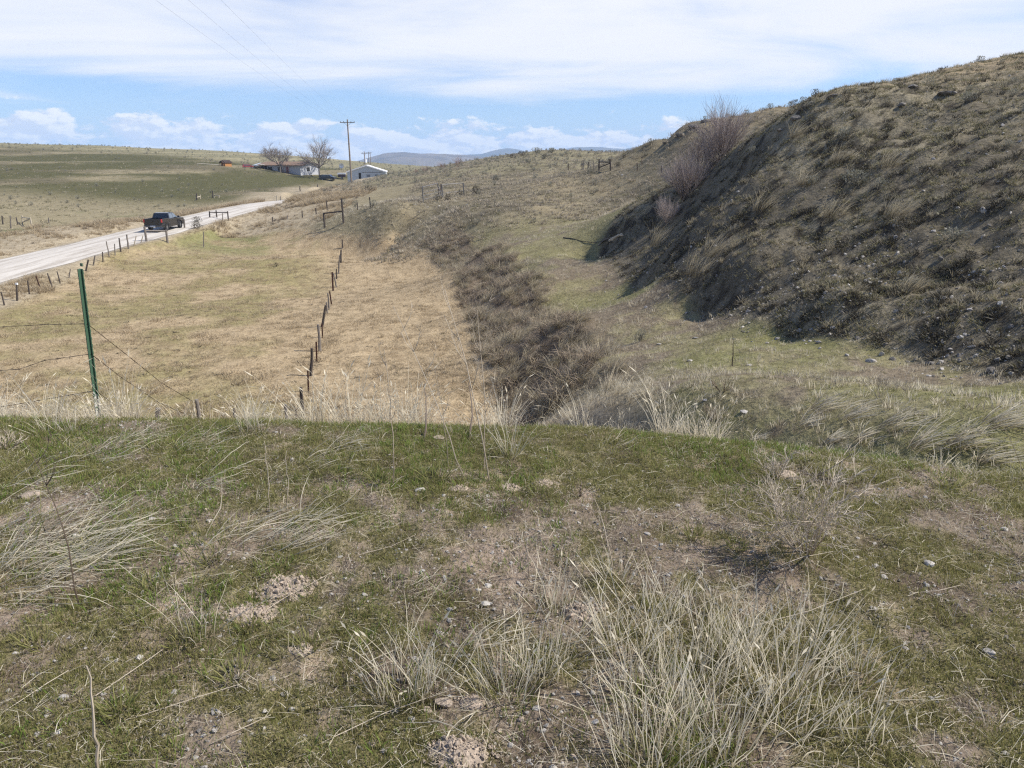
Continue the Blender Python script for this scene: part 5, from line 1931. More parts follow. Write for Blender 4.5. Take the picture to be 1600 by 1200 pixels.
brace([((229, 377), (225.5, 354)), ((262, 380), (259.5, 359))], [(0, .72, 1, .90)], 'grey wooden brace of two thick posts at the road corner of the field', 3.4, 'oldwood')
brace([((266.5, 357), (262.5, 341.5)), ((288.5, 357), (287.5, 342.5))], [(0, .9, 1, .95)], 'grey wooden brace in the straw beside the pickup', 2.6, 'oldwood')
brace([((328, 341), (327, 330)), ((339, 341), (337.5, 328.5)), ((357, 345), (355.5, 330))], [(0, .85, 1, .72), (1, .72, 2, .88)], 'dark three post brace along the road beyond the pickup', 2.0, 'darkwood')
brace([((507.5, 356), (505.5, 333)), ((537, 349), (533.6, 310))], [(0, .98, 1, .48)], 'dark corner brace with tall leaning post at the field head', 2.9, 'darkwood', 40)
brace([((936, 266.5), (936.2, 248.2)), ((954, 267), (953.4, 248.8))], [(0, .74, 1, .74), (0, .25, 1, .66)], 'wooden H brace with diagonal standing on the ridge', 2.4, 'darkwood', 60)
brace([((35.5, 349), (34.5, 337)), ((50.5, 355), (47, 340))], [(0, .75, 1, .93), (0, .10, 1, .90)], 'pale yellowish brace with diagonal across the road', 2.2, 'palewood', 40)
brace([((306.8, 313), (306.5, 305.5)), ((313, 311), (312.6, 304))], [(0, .6, 1, .6)], 'pale short brace left across the road beyond the pickup', 1.7, 'palewood', 60)
brace([((335, 309), (335, 304)), ((342, 309.5), (342, 305))], [(0, .8, 1, .8)], 'pale short brace right across the road beyond the pickup', 1.7, 'palewood', 60)


def pipe_gate(pb0, pt0, pb1, pt1, label, bars, wpx=2.0, dmin=40):
    a = at(pb0[0], pb0[1], dmin)
    ta = Vector(W(pt0[0], pt0[1], a.y))
    b = at(pb1[0], pb1[1], dmin)
    tb = Vector(W(pt1[0], pt1[1], b.y))
    root = empty('pipe_gate', a)
    tag(root, label, 'gate', 'pipe gates in the track')
    r = max(wpx / pxm(a) / 2 * .8, .022)
    for p, t in ((a, ta), (b, tb)):
        MB().tube([p - a - Vector((0, 0, .1)), t - a], r * 1.15, 8).build('post', M['galv'], root)
    for u in bars:
        p, q = a.lerp(ta, u), b.lerp(tb, u)
        MB().tube([p - a, q - a], r * (.9 if u > .9 else .55), 6).build('bar', M['galv'], root)


pipe_gate((661.5, 317), (660, 291.5), (692.5, 309), (682.5, 286), 'grey pipe gate with four bars, left of the pair above the field', (.97, .62, .42, .2))
pipe_gate((692, 308.5), (690, 288), (724.5, 303), (724, 285.5), 'grey pipe gate with top bar, right of the pair above the field', (.97, .30))
for b, t, lab in (((685.3, 305), (684.6, 287), 'thin steel post inside the left pipe gate'), ((689, 305), (688.6, 288), 'thin steel post between the two pipe gates')):
    post(b, t, 1.3, 'steel', lab, 'posts at the pipe gates', dmin=40)

# stubs on the bank just below the knoll
for b, t, w, k, D, lab in (((236, 668), (247, 638), 9, 'oldwood', 6.3, 'leaning broken grey post right of the green steel post'), ((313, 672), (307, 624), 7, 'oldwood', 6.6, 'split grey post holding the wires right of the green post'), ((367, 672), (365, 638), 4.5, 'darkwood', 6.7, 'small dark stake right of the split grey post'),
                           ((447, 668), (446, 632), 5.5, 'oldwood', 7.0, 'grey post stub left of the nearest field fence post'), ((464, 668), (462, 638), 3.5, 'steel', 7.2, 'rusty steel stub beside the nearest field fence post')):
    post(b, t, w, k, lab, 'stakes on the bank below the knoll', D=D)


# ---- the green steel T post and its barbed wire
def t_post():
    D = 5.15
    b = Vector(W(157, 664, D))
    g = float(H(b.x, b.y))
    top = Vector(W(126.5, 420, D))
    v = (top - Vector((b.x, b.y, b.z)))
    root = empty('steel_fence_post', b)
    ax = v.normalized()
    q = Vector((0, 0, 1)).rotation_difference(ax)
    root.rotation_mode = 'QUATERNION'
    root.rotation_quaternion = q @ Euler((0, 0, R(160))).to_quaternion()
    L = v.length
    low = min(-.25, (g - b.z) - .25)
    tag(root, 'green steel T post with chipped foot standing at the knoll edge', 'fence post')
    f = MB()
    f.box(-.016, .016, -.003, .003, low, L)
    f.box(-.0035, .0035, .0031, .028, low, L)
    f.build('post_shaft', M['greenpaint'], root)
    for k in range(int(L / .055)):
        z = .08 + k * .055
        MB().box(-.009, .009, -.0115, -.0031, z, z + .022).build('stud', M['greenpaint'], root)
    return b, ax, L


TB, TAX, TLEN = t_post()


def barbed(pts, label, seed, barb=.11):
    rs = random.Random(seed)
    P = [Vector(p) for p in pts]
    curve = []
    for i in range(len(P) - 1):
        n = max(4, int((P[i + 1] - P[i]).length / .05))
        for k in range(n):
            curve.append(P[i].lerp(P[i + 1], k / n))
    curve.append(P[-1])
    o0 = curve[0].copy()
    for ph in (0,):
        mb = MB()
        for s in (0, math.pi):
            mb.tube([c - o0 + Vector((0, math.cos(i * .9 + s), math.sin(i * .9 + s))) * .0016 for i, c in enumerate(curve)], .0017, 3, False)
    o = mb.build('barbed_wire', M['wire'], loc=o0)
    bb = MB()
    acc = 0
    for i in range(1, len(curve)):
        acc += (curve[i] - curve[i - 1]).length
        if acc > barb:
            acc = 0
            c = curve[i] - o0
            for k in range(2):
                d = Vector((rs.uniform(-.4, .4), rs.uniform(-1, 1), rs.uniform(-1, 1))).normalized() * .013
                bb.tube([c - d, c + d], .0011, 3, False)
    if bb.v:
        bb.build('barbs', M['wire'], o)
    tag(o, label, 'barbed wire', 'barbed wire strands at the green post')


D0 = TB.y
for i, (pl, py_, mids, lab) in enumerate((((-60, 513), (137, 506), ((0, 511), (70, 507)), 'top barbed wire strand running left from the green post'),
                                          ((-60, 581), (143, 553), ((0, 579), (30, 577), (70, 563)), 'middle barbed wire strand sagging left of the green post'),
                                          ((-60, 640), (151, 610), ((0, 636), (60, 626)), 'lowest barbed wire strand running left from the green post'))):
    dl = (5.9, 5.7, 5.5)[i]
    pts = [W(pl[0], pl[1], dl)]
    for j, m_ in enumerate(mids):
        u = (m_[0] + 60) / (py_[0] + 60)
        pts.append(W(m_[0], m_[1], dl + (D0 - dl) * u))
    pts.append(W(py_[0], py_[1], D0 - .012))
    barbed(pts, lab, 50 + i)
for i, (a, mids, e, lab) in enumerate((((139, 508), ((200, 556), (252, 598)), (306, 630), 'upper wire strand falling right from the green post to the split post'),
                                       ((146, 556), ((190, 590), (250, 630)), (309, 655), 'middle wire strand falling right from the green post'),
                                       ((153, 613), ((180, 633),), (306, 690), 'lowest wire strand falling right from the green post into the grass'))):
    pts = [W(a[0], a[1], D0 - .012)]
    for m_ in mids:
        u = (m_[0] - a[0]) / (e[0] - a[0])
        pts.append(W(m_[0], m_[1], D0 + (6.58 - D0) * u))
    pts.append(W(e[0], e[1], 6.58))
    barbed(pts, lab, 60 + i, .13 if i < 2 else .13)

# ------------------------------------------------------------------ stones, logs, branches in the middle distance
def stone(px, py, wpx, label, mat='stone', flat=.6, seed=None, dmin=0, group='single stones', asp=.8):
    p = at(px, py, dmin)
    s = wpx / pxm(p) / 2
    sd = seed or int(px * 7 + py)
    o = rock_mb(sd, s, s * asp, s * flat, 2).build('stone', M[mat], loc=p + Vector((0, 0, s * flat * .12)))
    o.rotation_euler = (0, 0, random.Random(sd).uniform(-.5, .5))
    tag(o, label, 'stone', group)
    return o


stone(972, 274, 6, 'white boulder alone on the brow of the mound', flat=.8, dmin=50)
stone(1535, 331, 17, 'white stone slab high on the right hillside', flat=.7)
stone(1402, 398, 12, 'pale stone on the right hillside above the scree', flat=.9)
for i, (px, py, w, fl, lab) in enumerate(((1064, 212, 22, .5, 'dark rock outcrop at the left end of the second hill crest'), (1082, 200, 20, .5, 'dark rock outcrop a little up the second hill crest'), (1104, 190, 24, .4, 'dark rock outcrop highest on the second hill crest'), (1040, 224, 14, .5, 'small dark rock lowest on the second hill crest'),
                                      (1426, 136, 26, .4, 'dark rock breaking the right hill skyline'), (1300, 152, 24, .4, 'dark rock at the bend of the right hill skyline'), (1478, 148, 38, .35, 'long dark rock ledge below the right hill skyline'), (1515, 158, 26, .4, 'dark rock right of the long ledge'), (1245, 186, 22, .5, 'dark rock on the left shoulder of the right hill'), (1220, 205, 16, .5, 'small dark rock below the left shoulder of the hill'), (1410, 165, 20, .4, 'small dark rock under the skyline middle'))):
    stone(px, py, w, lab, 'darkstone', fl, 760 + i, group='dark rock outcrops on the hills')
stone(1078, 564, 13, 'flat pale stone on the green track nearer the knoll', flat=.35)
stone(1030, 538, 10, 'flat pale stone on the green track right of the small sagebrush', flat=.3)
stone(1172, 571, 14, 'low pale stone in the dry grass at the track', flat=.35)
stone(1102, 626, 12, 'pale stone at the near end of the track', flat=.4)
stone(1088, 528, 12, 'flat white stone near the foot of the dark cut', flat=.3)
stone(1163, 644, 26, 'flat pale stone at the left end of the windswept grass', flat=.25)
stone(1360, 566, 20, 'grey stone at the foot of the right hill', 'greystone', .5)
stone(1455, 569, 18, 'dark rounded stone at the foot of the right hill', 'darkstone', .6)
stone(1548, 580, 26, 'dark boulder at the hill foot beside the white stone', 'darkstone', .7)
stone(1580, 585, 10, 'small white stone at the right end of the hill foot', flat=.7)
stone(1452, 588, 12, 'flat white stone in the grass before the hill foot', flat=.3)
stone(1488, 593, 12, 'tan flat stone right of the flat white stone before the hill', 'clod', flat=.3)
stone(1300, 514, 13, 'grey stone on the lower hillside above the track', 'greystone', .6)
stone(1160, 512, 8, 'small white stone at the corner of the dark cut', flat=.7)
stone(1010, 481, 8, 'small white stone left at the foot of the dark cut', flat=.7)
for i, (px, py, w) in enumerate(((648, 320, 6), (668, 324, 5), (700, 326, 6), (730, 320, 5), (686, 322, 6), (757, 318, 5), (655, 332, 5), (712, 330, 5))):
    stone(px, py, w, 'small white stone below the pipe gates, ' + ('left of all but two', 'nearest the left gate post', 'under the gap between gates', 'below the right gate', 'below the left gate middle', 'furthest right', 'lower left', 'lower middle')[i], flat=.4, dmin=40, group='white stones below the pipe gates')


def stick(pts_px, D0, D1, r0, r1, mat, label, cat='stick', name='stick', group=None, n=5, ground=False):
    P = []
    for i, (px, py) in enumerate(pts_px):
        u = i / max(1, len(pts_px) - 1)
        if ground:
            q = at(px, py)
            q.z += r0 * 1.1
        else:
            q = Vector(W(px, py, D0 + (D1 - D0) * u))
        P.append(q)
    o0 = P[0].copy()
    rad = [r0 + (r1 - r0) * i / (len(P) - 1) for i in range(len(P))]
    o = MB().tube([p - o0 for p in P], rad, n, jag=.15).build(name, M[mat], loc=o0)
    tag(o, label, cat, group)
    return o


stick([(952, 380), (960, 374), (972, 369)], 0, 0, .09, .06, 'palewood', 'bleached log lying at the shadow edge of the cut, left one', 'log', 'log', ground=True)
stick([(956, 378), (966, 371), (974, 370)], 0, 0, .07, .05, 'palewood', 'bleached log lying at the shadow edge of the cut, right one', 'log', 'log', ground=True)
stick([(880, 372), (895, 374), (910, 378), (930, 380), (952, 376)], 0, 0, .03, .015, 'darkwood', 'long dark branch lying on the track at the cut end', 'branch', 'branch', ground=True)
stick([(935, 386), (945, 377), (960, 372)], 0, 0, .05, .04, 'oldwood', 'grey branch leaning among the bleached logs', 'branch', 'branch', ground=True)
# ------------------------------------------------------------------ foreground plants
def tussock(px, py, hpx, label, style='up', seed=1, n=70, wide=1.0, green=True, sweep=(1, .15, 0), group='dry grass clumps on the knoll', dense=1.0):
    p = at(px, py)
    h = hpx / pxm(p)
    mb = MB()
    if style == 'up':
        tuft(seed, int(n * dense * .85), h * .40, h * 1.15, .0031, h * .36 * wide, .48, .25, segs=5, mb=mb, heads=.10, kink=.10)
        tuft(seed + 3, int(n * .22), h * .6, h * 1.3, .0032, h * .5 * wide, 1.7, .25, segs=5, mb=mb, heads=.1, kink=.08)
        tuft(seed + 1, int(n * .3), h * .25, h * .7, .0024, h * .36 * wide, 1.1, .7, segs=3, mb=mb)
    elif style == 'lying':
        tuft(seed, int(n * dense * .75), h * .55, h * 1.15, .0036, h * .30 * wide, 1.15, .6, sweep=sweep, sweep_k=1.9, segs=6, mb=mb, kink=.17)
        tuft(seed + 1, int(n * .25), h * .25, h * .6, .0030, h * .2 * wide, .7, .9, sweep=sweep, sweep_k=.9, segs=4, mb=mb)
    elif style == 'swept':
        tuft(seed, int(n * dense * .55), h * .4, h * .8, .0085, h * .16 * wide,   .55, .95, sweep=sweep, sweep_k=1.0, segs=5, mb=mb)
    mat = 'straw'
    o = mb.build('grass_clump', M[mat], loc=p - Vector((0, 0, .005)))
    tag(o, label, 'grass clump', group)
    if green:
        g = tuft(seed + 2, int(n * 1.1), h * .12, h * .50, .0036, h * .30 * wide, .9, .5, segs=3)
        g.build('green_shoots', M['green'], o)
    return o


T = [
    (628, 1085, 150, 'upright dry grass clump left of centre at the picture foot', 'up', 110, 1.0),
    (672, 1075, 120, 'dry grass clump leaning between the two centre foot clumps', 'up', 60, .9),
    (790, 1085, 150, 'upright dry grass clump with dark green base right of the pale clods', 'up', 120, 1.1),
    (845, 1050, 140, 'wispy dry grass clump between the pale mound and the centre clump', 'up', 80, 1.0),
    (862, 955, 110, 'thin dry grass clump just left of the pale soil mound', 'up', 55, .9),
    (985, 1010, 150, 'tall dry grass clump right of the pale soil mound', 'up', 110, 1.2),
    (1040, 960, 120, 'dry grass clump above the dense straw mass', 'up', 80, 1.1),
    (1010, 1105, 165, 'dense straw clump at the left edge of the straw mass', 'up', 130, 1.2),
    (1085, 1060, 165, 'dense straw clump in the middle of the straw mass', 'up', 140, 1.3),
    (1150, 1010, 140, 'straw clump at the back of the straw mass', 'up', 100, 1.2),
    (1210, 1060, 160, 'straw clump at the right of the straw mass', 'up', 130, 1.3),
    (1275, 1010, 130, 'thinner straw clump at the right end of the straw mass', 'up', 80, 1.2),
    (1240, 1130, 165, 'straw clump in front of the right straw mass', 'up', 110, 1.2),
    (1120, 1170, 180, 'front straw clump at the picture foot right of centre', 'up', 140, 1.2),
    (1020, 1200, 185, 'pinkish straw clump at the picture foot below the straw mass', 'up', 150, 1.2),
    (1340, 1060, 110, 'low dry grass clump right of the straw mass', 'up', 60, 1.1),
    (1345, 1150, 130, 'green based dry clump near the right foot', 'up', 60, 1.1),
    (797, 714, 90, 'tall dry grass clump standing alone at the knoll edge', 'up', 34, .5),
    (310, 1000, 160, 'sparse clump of long straws with green foot at lower left', 'up', 20, .5),
    (965, 905, 80, 'small dry clump above the pale soil mound', 'up', 40, .9),
    (480, 815, 95, 'dry grass clump arching over green shoots left of centre', 'lying', 50, 1.0),
    (440, 850, 130, 'long lying straw clump left of centre', 'lying', 60, 1.2),
    (340, 855, 150, 'lying straw clump in the left middle of the knoll', 'lying', 70, 1.4),
    (60, 880, 200, 'thick pale straw swath lying at the left edge', 'lying', 170, 1.6),
    (10, 850, 180, 'pale straw swath running in from the left edge', 'lying', 120, 1.6),
    (20, 915, 190, 'lower pale straw swath at the left edge', 'lying', 110, 1.5),
    (150, 870, 120, 'right end of the pale straw swath at the left', 'lying', 80, 1.4),
    (30, 760, 110, 'flattened straw below the left knoll edge', 'lying', 60, 1.6),
    (150, 715, 90, 'flattened straw near the foot of the green post', 'lying', 70, 1.8),
    (200, 690, 80, 'straw lying right of the green post foot', 'lying', 60, 1.6),
    (290, 700, 80, 'straw lying below the split post', 'lying', 50, 1.6),
    (320, 750, 90, 'thin flattened straw in the upper left of the knoll', 'lying', 40, 1.6),
    (500, 725, 80, 'flattened straw below the nearest field fence post', 'lying', 55, 1.5),
    (540, 690, 60, 'flattened straw at the knoll edge left of centre', 'lying', 40, 1.6),
    (560, 1040, 120, 'few long lying straws left of the centre foot clump', 'lying', 16, 1.0),
    (740, 1010, 110, 'arching straws between the centre foot clumps', 'lying', 40, 1.3),
    (900, 1020, 150, 'long lying straws below the pale soil mound', 'lying', 40, 1.2),
    (405, 676, 100, 'tall straw clump rising beyond the knoll edge left of centre', 'up', 30, .5),
    (385, 674, 80, 'shorter straw clump left of the tall one beyond the knoll edge', 'up', 24, .5),
    (75, 676, 80, 'pale straw clump left of the green post', 'up', 26, .7),
    (110, 676, 60, 'low straw clump touching the green post on its left', 'up', 24, .8),
    (950, 700, 70, 'flattened straw at the knoll edge right of centre', 'lying', 30, 1.3),
]
for i, (px, py, h, lab, st, n, wd) in enumerate(T):
    tussock(px, py, h * (.80 if st == 'up' else .9), lab, st, 700 + i * 7, int(n * .72), wd, green=(st == 'up' or i % 2 == 0), sweep=(1, random.uniform(.1, .45), 0))
SW = [(1285, 640, 90, 'upper left windswept grass clump beyond the right knoll edge'), (1330, 655, 100, 'windswept grass clump in the middle beyond the right knoll edge'), (1262, 665, 70, 'low windswept clump at the left beyond the right knoll edge'),
      (1395, 670, 110, 'broad windswept clump beyond the right knoll edge'), (1440, 700, 120, 'front windswept clump beyond the right knoll edge'), (1350, 690, 80, 'flattened windswept clump below the middle one'), (1500, 695, 110, 'windswept clump near the right frame edge'), (1560, 665, 110, 'rightmost windswept clump beyond the knoll'),
      (1300, 690, 60, 'brownish windswept clump close to the tumbleweed'), (1540, 720, 90, 'lowest windswept clump at the right frame edge'), (985, 622, 46, 'tan upright clump at the near end of the brush bank'), (1180, 690, 50, 'flattened pale grass left of the tumbleweed top')]
for i, (px, py, h, lab) in enumerate(SW):
    tussock(px, py, h * .9, lab, 'swept', 1100 + i * 5, 150, 1.5, False, (1, -.30 + .1 * (i % 3), -.1), 'windswept grass clumps beyond the knoll')
# bunches on the hillside that stand out
for i, (px, py, h, lab) in enumerate(((1030, 385, 50, 'pale grass tuft overhanging the dark cut at its top'), (1090, 430, 60, 'pale grass tuft on the rim of the dark cut'), (1115, 400, 50, 'grass tuft right of the rim tuft on the dark cut'), (1255, 290, 34, 'pale grass tuft in the upper hillside'), (1385, 262, 40, 'bright grass tuft on the upper hillside'),
                                      (1300, 340, 45, 'straw tuft in the mid hillside above the scree'), (1395, 340, 45, 'leaning straw tuft in the mid hillside'), (1420, 455, 40, 'grey grass tuft low on the hillside'), (1240, 215, 34, 'straw tuft streaming down below the skyline'), (1190, 330, 45, 'pale grass tuft on the left shoulder of the hill'), (1305, 255, 36, 'thin straw tuft below the skyline middle'))):
    p = at(px, py)
    hh = h / pxm(p)
    mb = tuft(1300 + i, 120, hh * .5, hh * 1.1, .011, hh * .34, .45, .75, sweep=(.8, -.3, 0), sweep_k=.5, segs=4)
    tag(mb.build('grass_clump', M['hillgrass'], loc=p), lab, 'grass clump', 'grass tufts on the right hillside')


# green leafy rosettes
def shoots(px, py, wpx, label, seed, dark=False):
    p = at(px, py)
    w = wpx / pxm(p)
    mb = tuft(seed, 60, w * .25, w * .75, .0042, w * .28, .95, .6, segs=3)
    tag(mb.build('green_clump', M['green'], loc=p - Vector((0, 0, .004))), label, 'grass clump', 'green grass clumps on the knoll')


for i, (px, py, w, lab) in enumerate(((235, 925, 75, 'dark green clump below the left straw swath'), (285, 1005, 60, 'green clump at the foot of the long straws, lower left'), (390, 985, 55, 'bluish green rosette right of the long straws'), (215, 968, 40, 'pale green leafy weed left of the long straws'),
                                      (590, 752, 45, 'bright green clump near the thin dark stem'), (680, 750, 70, 'bright green clump in the middle of the knoll'), (1085, 838, 45, 'dark green clump left of the tumbleweed'), (1150, 855, 45, 'dark green clump under the tumbleweed'), (480, 1010, 60, 'green clump among litter left of centre foot'), (330, 880, 50, 'green clump under the lying straw'),
                                      (190, 1110, 80, 'green patch at lower left beside the pale stick'), (370, 1060, 70, 'green patch in the lower left'), (1300, 745, 50, 'green grass at the right knoll edge'), (1480, 760, 60, 'green grass along the right knoll edge'), (60, 1010, 60, 'green tuft at the left edge foot'))):
    shoots(px, py, w, lab, 1400 + i)


# the dry twiggy weed bush
def dry_weed(px, py, hpx, label, seed, n=16, mat='twig', wide=.8, depth=3, kids=(4, 4, 3), name='dry_weed_bush', r=.0036, rmin=.0012, lean=(-.25, .1)):
    p = at(px, py)
    h = hpx / pxm(p)
    rs = np.random.default_rng(seed)
    dirs = [(math.cos(a) * wide * q + lean[0], math.sin(a) * wide * q + lean[1], 1) for a, q in zip(rs.uniform(0, 6.28, n), rs.uniform(.15, 1, n))]
    mb = MB()
    branching(seed, dirs, h * .48, r, depth, kids, .85, mb, .58, 3, 3, up=.03, wob=.16, rmin=rmin)
    tag(mb.build(name, M[mat], loc=p - Vector((0, 0, .01))), label, 'dry weed')


dry_weed(1262, 862, 180, 'large pale twiggy dry weed bush on the right of the knoll', 41, 14, wide=.85, depth=3, kids=(5, 4, 4))
dry_weed(1215, 745, 62, 'smaller pale dry weed behind the large twiggy bush', 42, 9, wide=1.1, depth=2, kids=(5, 4))
dry_weed(4, 700, 45, 'pale grey dry weed at the left frame edge', 43, 9, wide=.7, depth=2, kids=(4, 3), lean=(.3, 0))
dry_weed(1115, 660, 40, 'brown dry weed beyond the knoll edge right of centre', 44, 9, 'brush', 1.0, 2, (4, 3), r=.005)
dry_weed(1130, 612, 45, 'brown dry weed on the near green track', 45, 9, 'brush', 1.0, 2, (4, 3), r=.005)


def weed_stem(base, top, label, seed, r=.0030, mat='twig', branches=5, bl=.2, D1=None, group='tall dry weed stems at the knoll edge', bend=.02, name='dry_weed'):
    b = at(*base)
    D1 = D1 or b.y
    t = Vector(W(top[0], top[1], D1))
    rs = random.Random(seed)
    v = t - b
    pts, rad = [], []
    for k in range(9):
        u = k / 8
        w = bend * v.length * math.sin(math.pi * u)
        pts.append(v * u + Vector((w + rs.uniform(-.004, .004), rs.uniform(-.01, .01), 0)))
        rad.append(r * (1.25 - .8 * u))
    mb = MB()
    mb.tube(pts, rad, 5, False)
    for k in range(branches):
        u = rs.uniform(.38, .97)
        i = int(u * 8)
        p = pts[i]
        s = rs.choice((-1, 1))
        d = Vector((s * rs.uniform(.25, .6), rs.uniform(-.3, .3), rs.uniform(.6, 1))).normalized()
        L = v.length * bl * rs.uniform(.5, 1.2)
        q = [p, p + d * L * .5, p + (d + Vector((0, 0, .35))).normalized() * L]
        mb.tube(q, [r * .6, r * .45, r * .25], 4, False)
        for m_ in range(3):
            c = q[1].lerp(q[2], rs.uniform(0, 1))
            e = Vector((rs.uniform(-1, 1), rs.uniform(-.5, .5), rs.uniform(.2, 1))).normalized() * L * .25
            mb.tube([c, c + e], [r * .35, r * .2], 3, False)
    tag(mb.build(name, M[mat], loc=b), label, 'dry weed', group)


weed_stem((615, 758), (600, 545), 'leftmost thin pale weed stem rising past the field, dark at its foot', 1, .0028, branches=5, bl=.16)
weed_stem((724, 748), (613, 478), 'tall pale leaning weed stem in the centre', 2, .0030, branches=7, bl=.13)
weed_stem((765, 752), (694, 452), 'tallest pale forked weed stem right of the leaning one', 3, .0032, branches=8, bl=.2)
weed_stem((757, 735), (745, 485), 'pale branching weed stem in front of the ditch bank', 4, .0028, branches=8, bl=.18)
weed_stem((700, 730), (676, 560), 'short faint weed stem between the tall ones', 5, .002, branches=4, bl=.15)
weed_stem((122, 950), (40, 690), 'dark dry weed stem with forked top at the left', 6, .0027, 'darkstalk', 4, .20, bend=.05)
weed_stem((663, 690), (663, 600), 'dark mullein stalk left of the knoll edge centre', 7, .006, 'darkstalk', 0, D1=5.0)
weed_stem((734, 690), (733, 598), 'tall dark mullein stalk at the knoll edge centre', 8, .006, 'darkstalk', 0, D1=5.0)
weed_stem((1144, 572), (1145, 524), 'dark stake like stalk on the green track', 9, .014, 'darkstalk', 0, group=None)
weed_stem((1058, 680), (1057, 628), 'dark stalk at the knoll edge right of centre', 10, .005, 'darkstalk', 1)
weed_stem((906, 776), (908, 754), 'short dark twig standing on the knoll', 11, .005, 'darkstalk', 0)
weed_stem((1240, 765), (1342, 705), 'dark leaning twig at the top of the twiggy bush', 12, .0035, 'darkstalk', 2, .15)
weed_stem((1600, 740), (1548, 630), 'pale leaning straw at the right frame edge', 13, .003, 'twig', 3, .12)
weed_stem((420, 800), (413, 690), 'single dry grass stem left of centre', 14, .0022, 'twig', 0)
weed_stem((448, 795), (446, 705), 'second single dry grass stem left of centre', 15, .002, 'twig', 1, .1)
weed_stem((1000, 870), (1005, 790), 'thin seeded stem right of the knoll middle', 16, .002, 'twig', 1, .1)
weed_stem((825, 905), (818, 800), 'thin seeded stem in the knoll middle', 17, .0022, 'twig', 1, .1)
weed_stem((960, 900), (930, 780), 'double seeded stem right of the soil patch', 18, .0022, 'twig', 2, .12)
weed_stem((150, 1210), (139, 1036), 'bare pale straight stick at the lower left foot', 19, .0042, 'twig', 1, .06, group=None, name='dry_stick')
# pale straws lying over the ground
LY = [((0, 1120), (110, 1060), 'pale twig lying at the lower left edge'), ((150, 1090), (255, 1028), 'pale bent twig lying right of the straight stick'), ((210, 1125), (380, 1080), 'long pale straw lying in the lower left'), ((500, 1165), (720, 1085), 'long pale straw lying left of the pale clods'), ((1140, 990), (1350, 930), 'long pale straw lying right of the straw mass'),
      ((840, 1105), (985, 1190), 'long pale straw lying at the foot right of the clods'), ((380, 980), (520, 905), 'pale straw leaning across the pale clod patch'), ((560, 870), (650, 845), 'pale straw in the knoll middle'), ((330, 1165), (425, 1130), 'pale straw at the lower left foot'), ((1420, 930), (1500, 925), 'pale straw at the right of the knoll'), ((1210, 890), (1300, 872), 'pale curved twig below the twiggy bush')]
for i, (a, b, lab) in enumerate(LY):
    pa, pb = at(*a), at(*b)
    m_ = pa.lerp(pb, random.uniform(.35, .65)) + Vector((random.uniform(-.02, .02), random.uniform(-.03, .03), 0))
    m_.z = float(H(m_.x, m_.y)) + .022
    pa.z += .006
    pb.z += .03
    o = MB().tube([Vector((0, 0, 0)), m_ - pa, pb - pa], [.0014, .0013, .0009], 5, False, [.6, .8, 1]).build('dry_stick', M['twig'], loc=pa)
    tag(o, lab, 'straw', 'pale straws lying on the knoll')

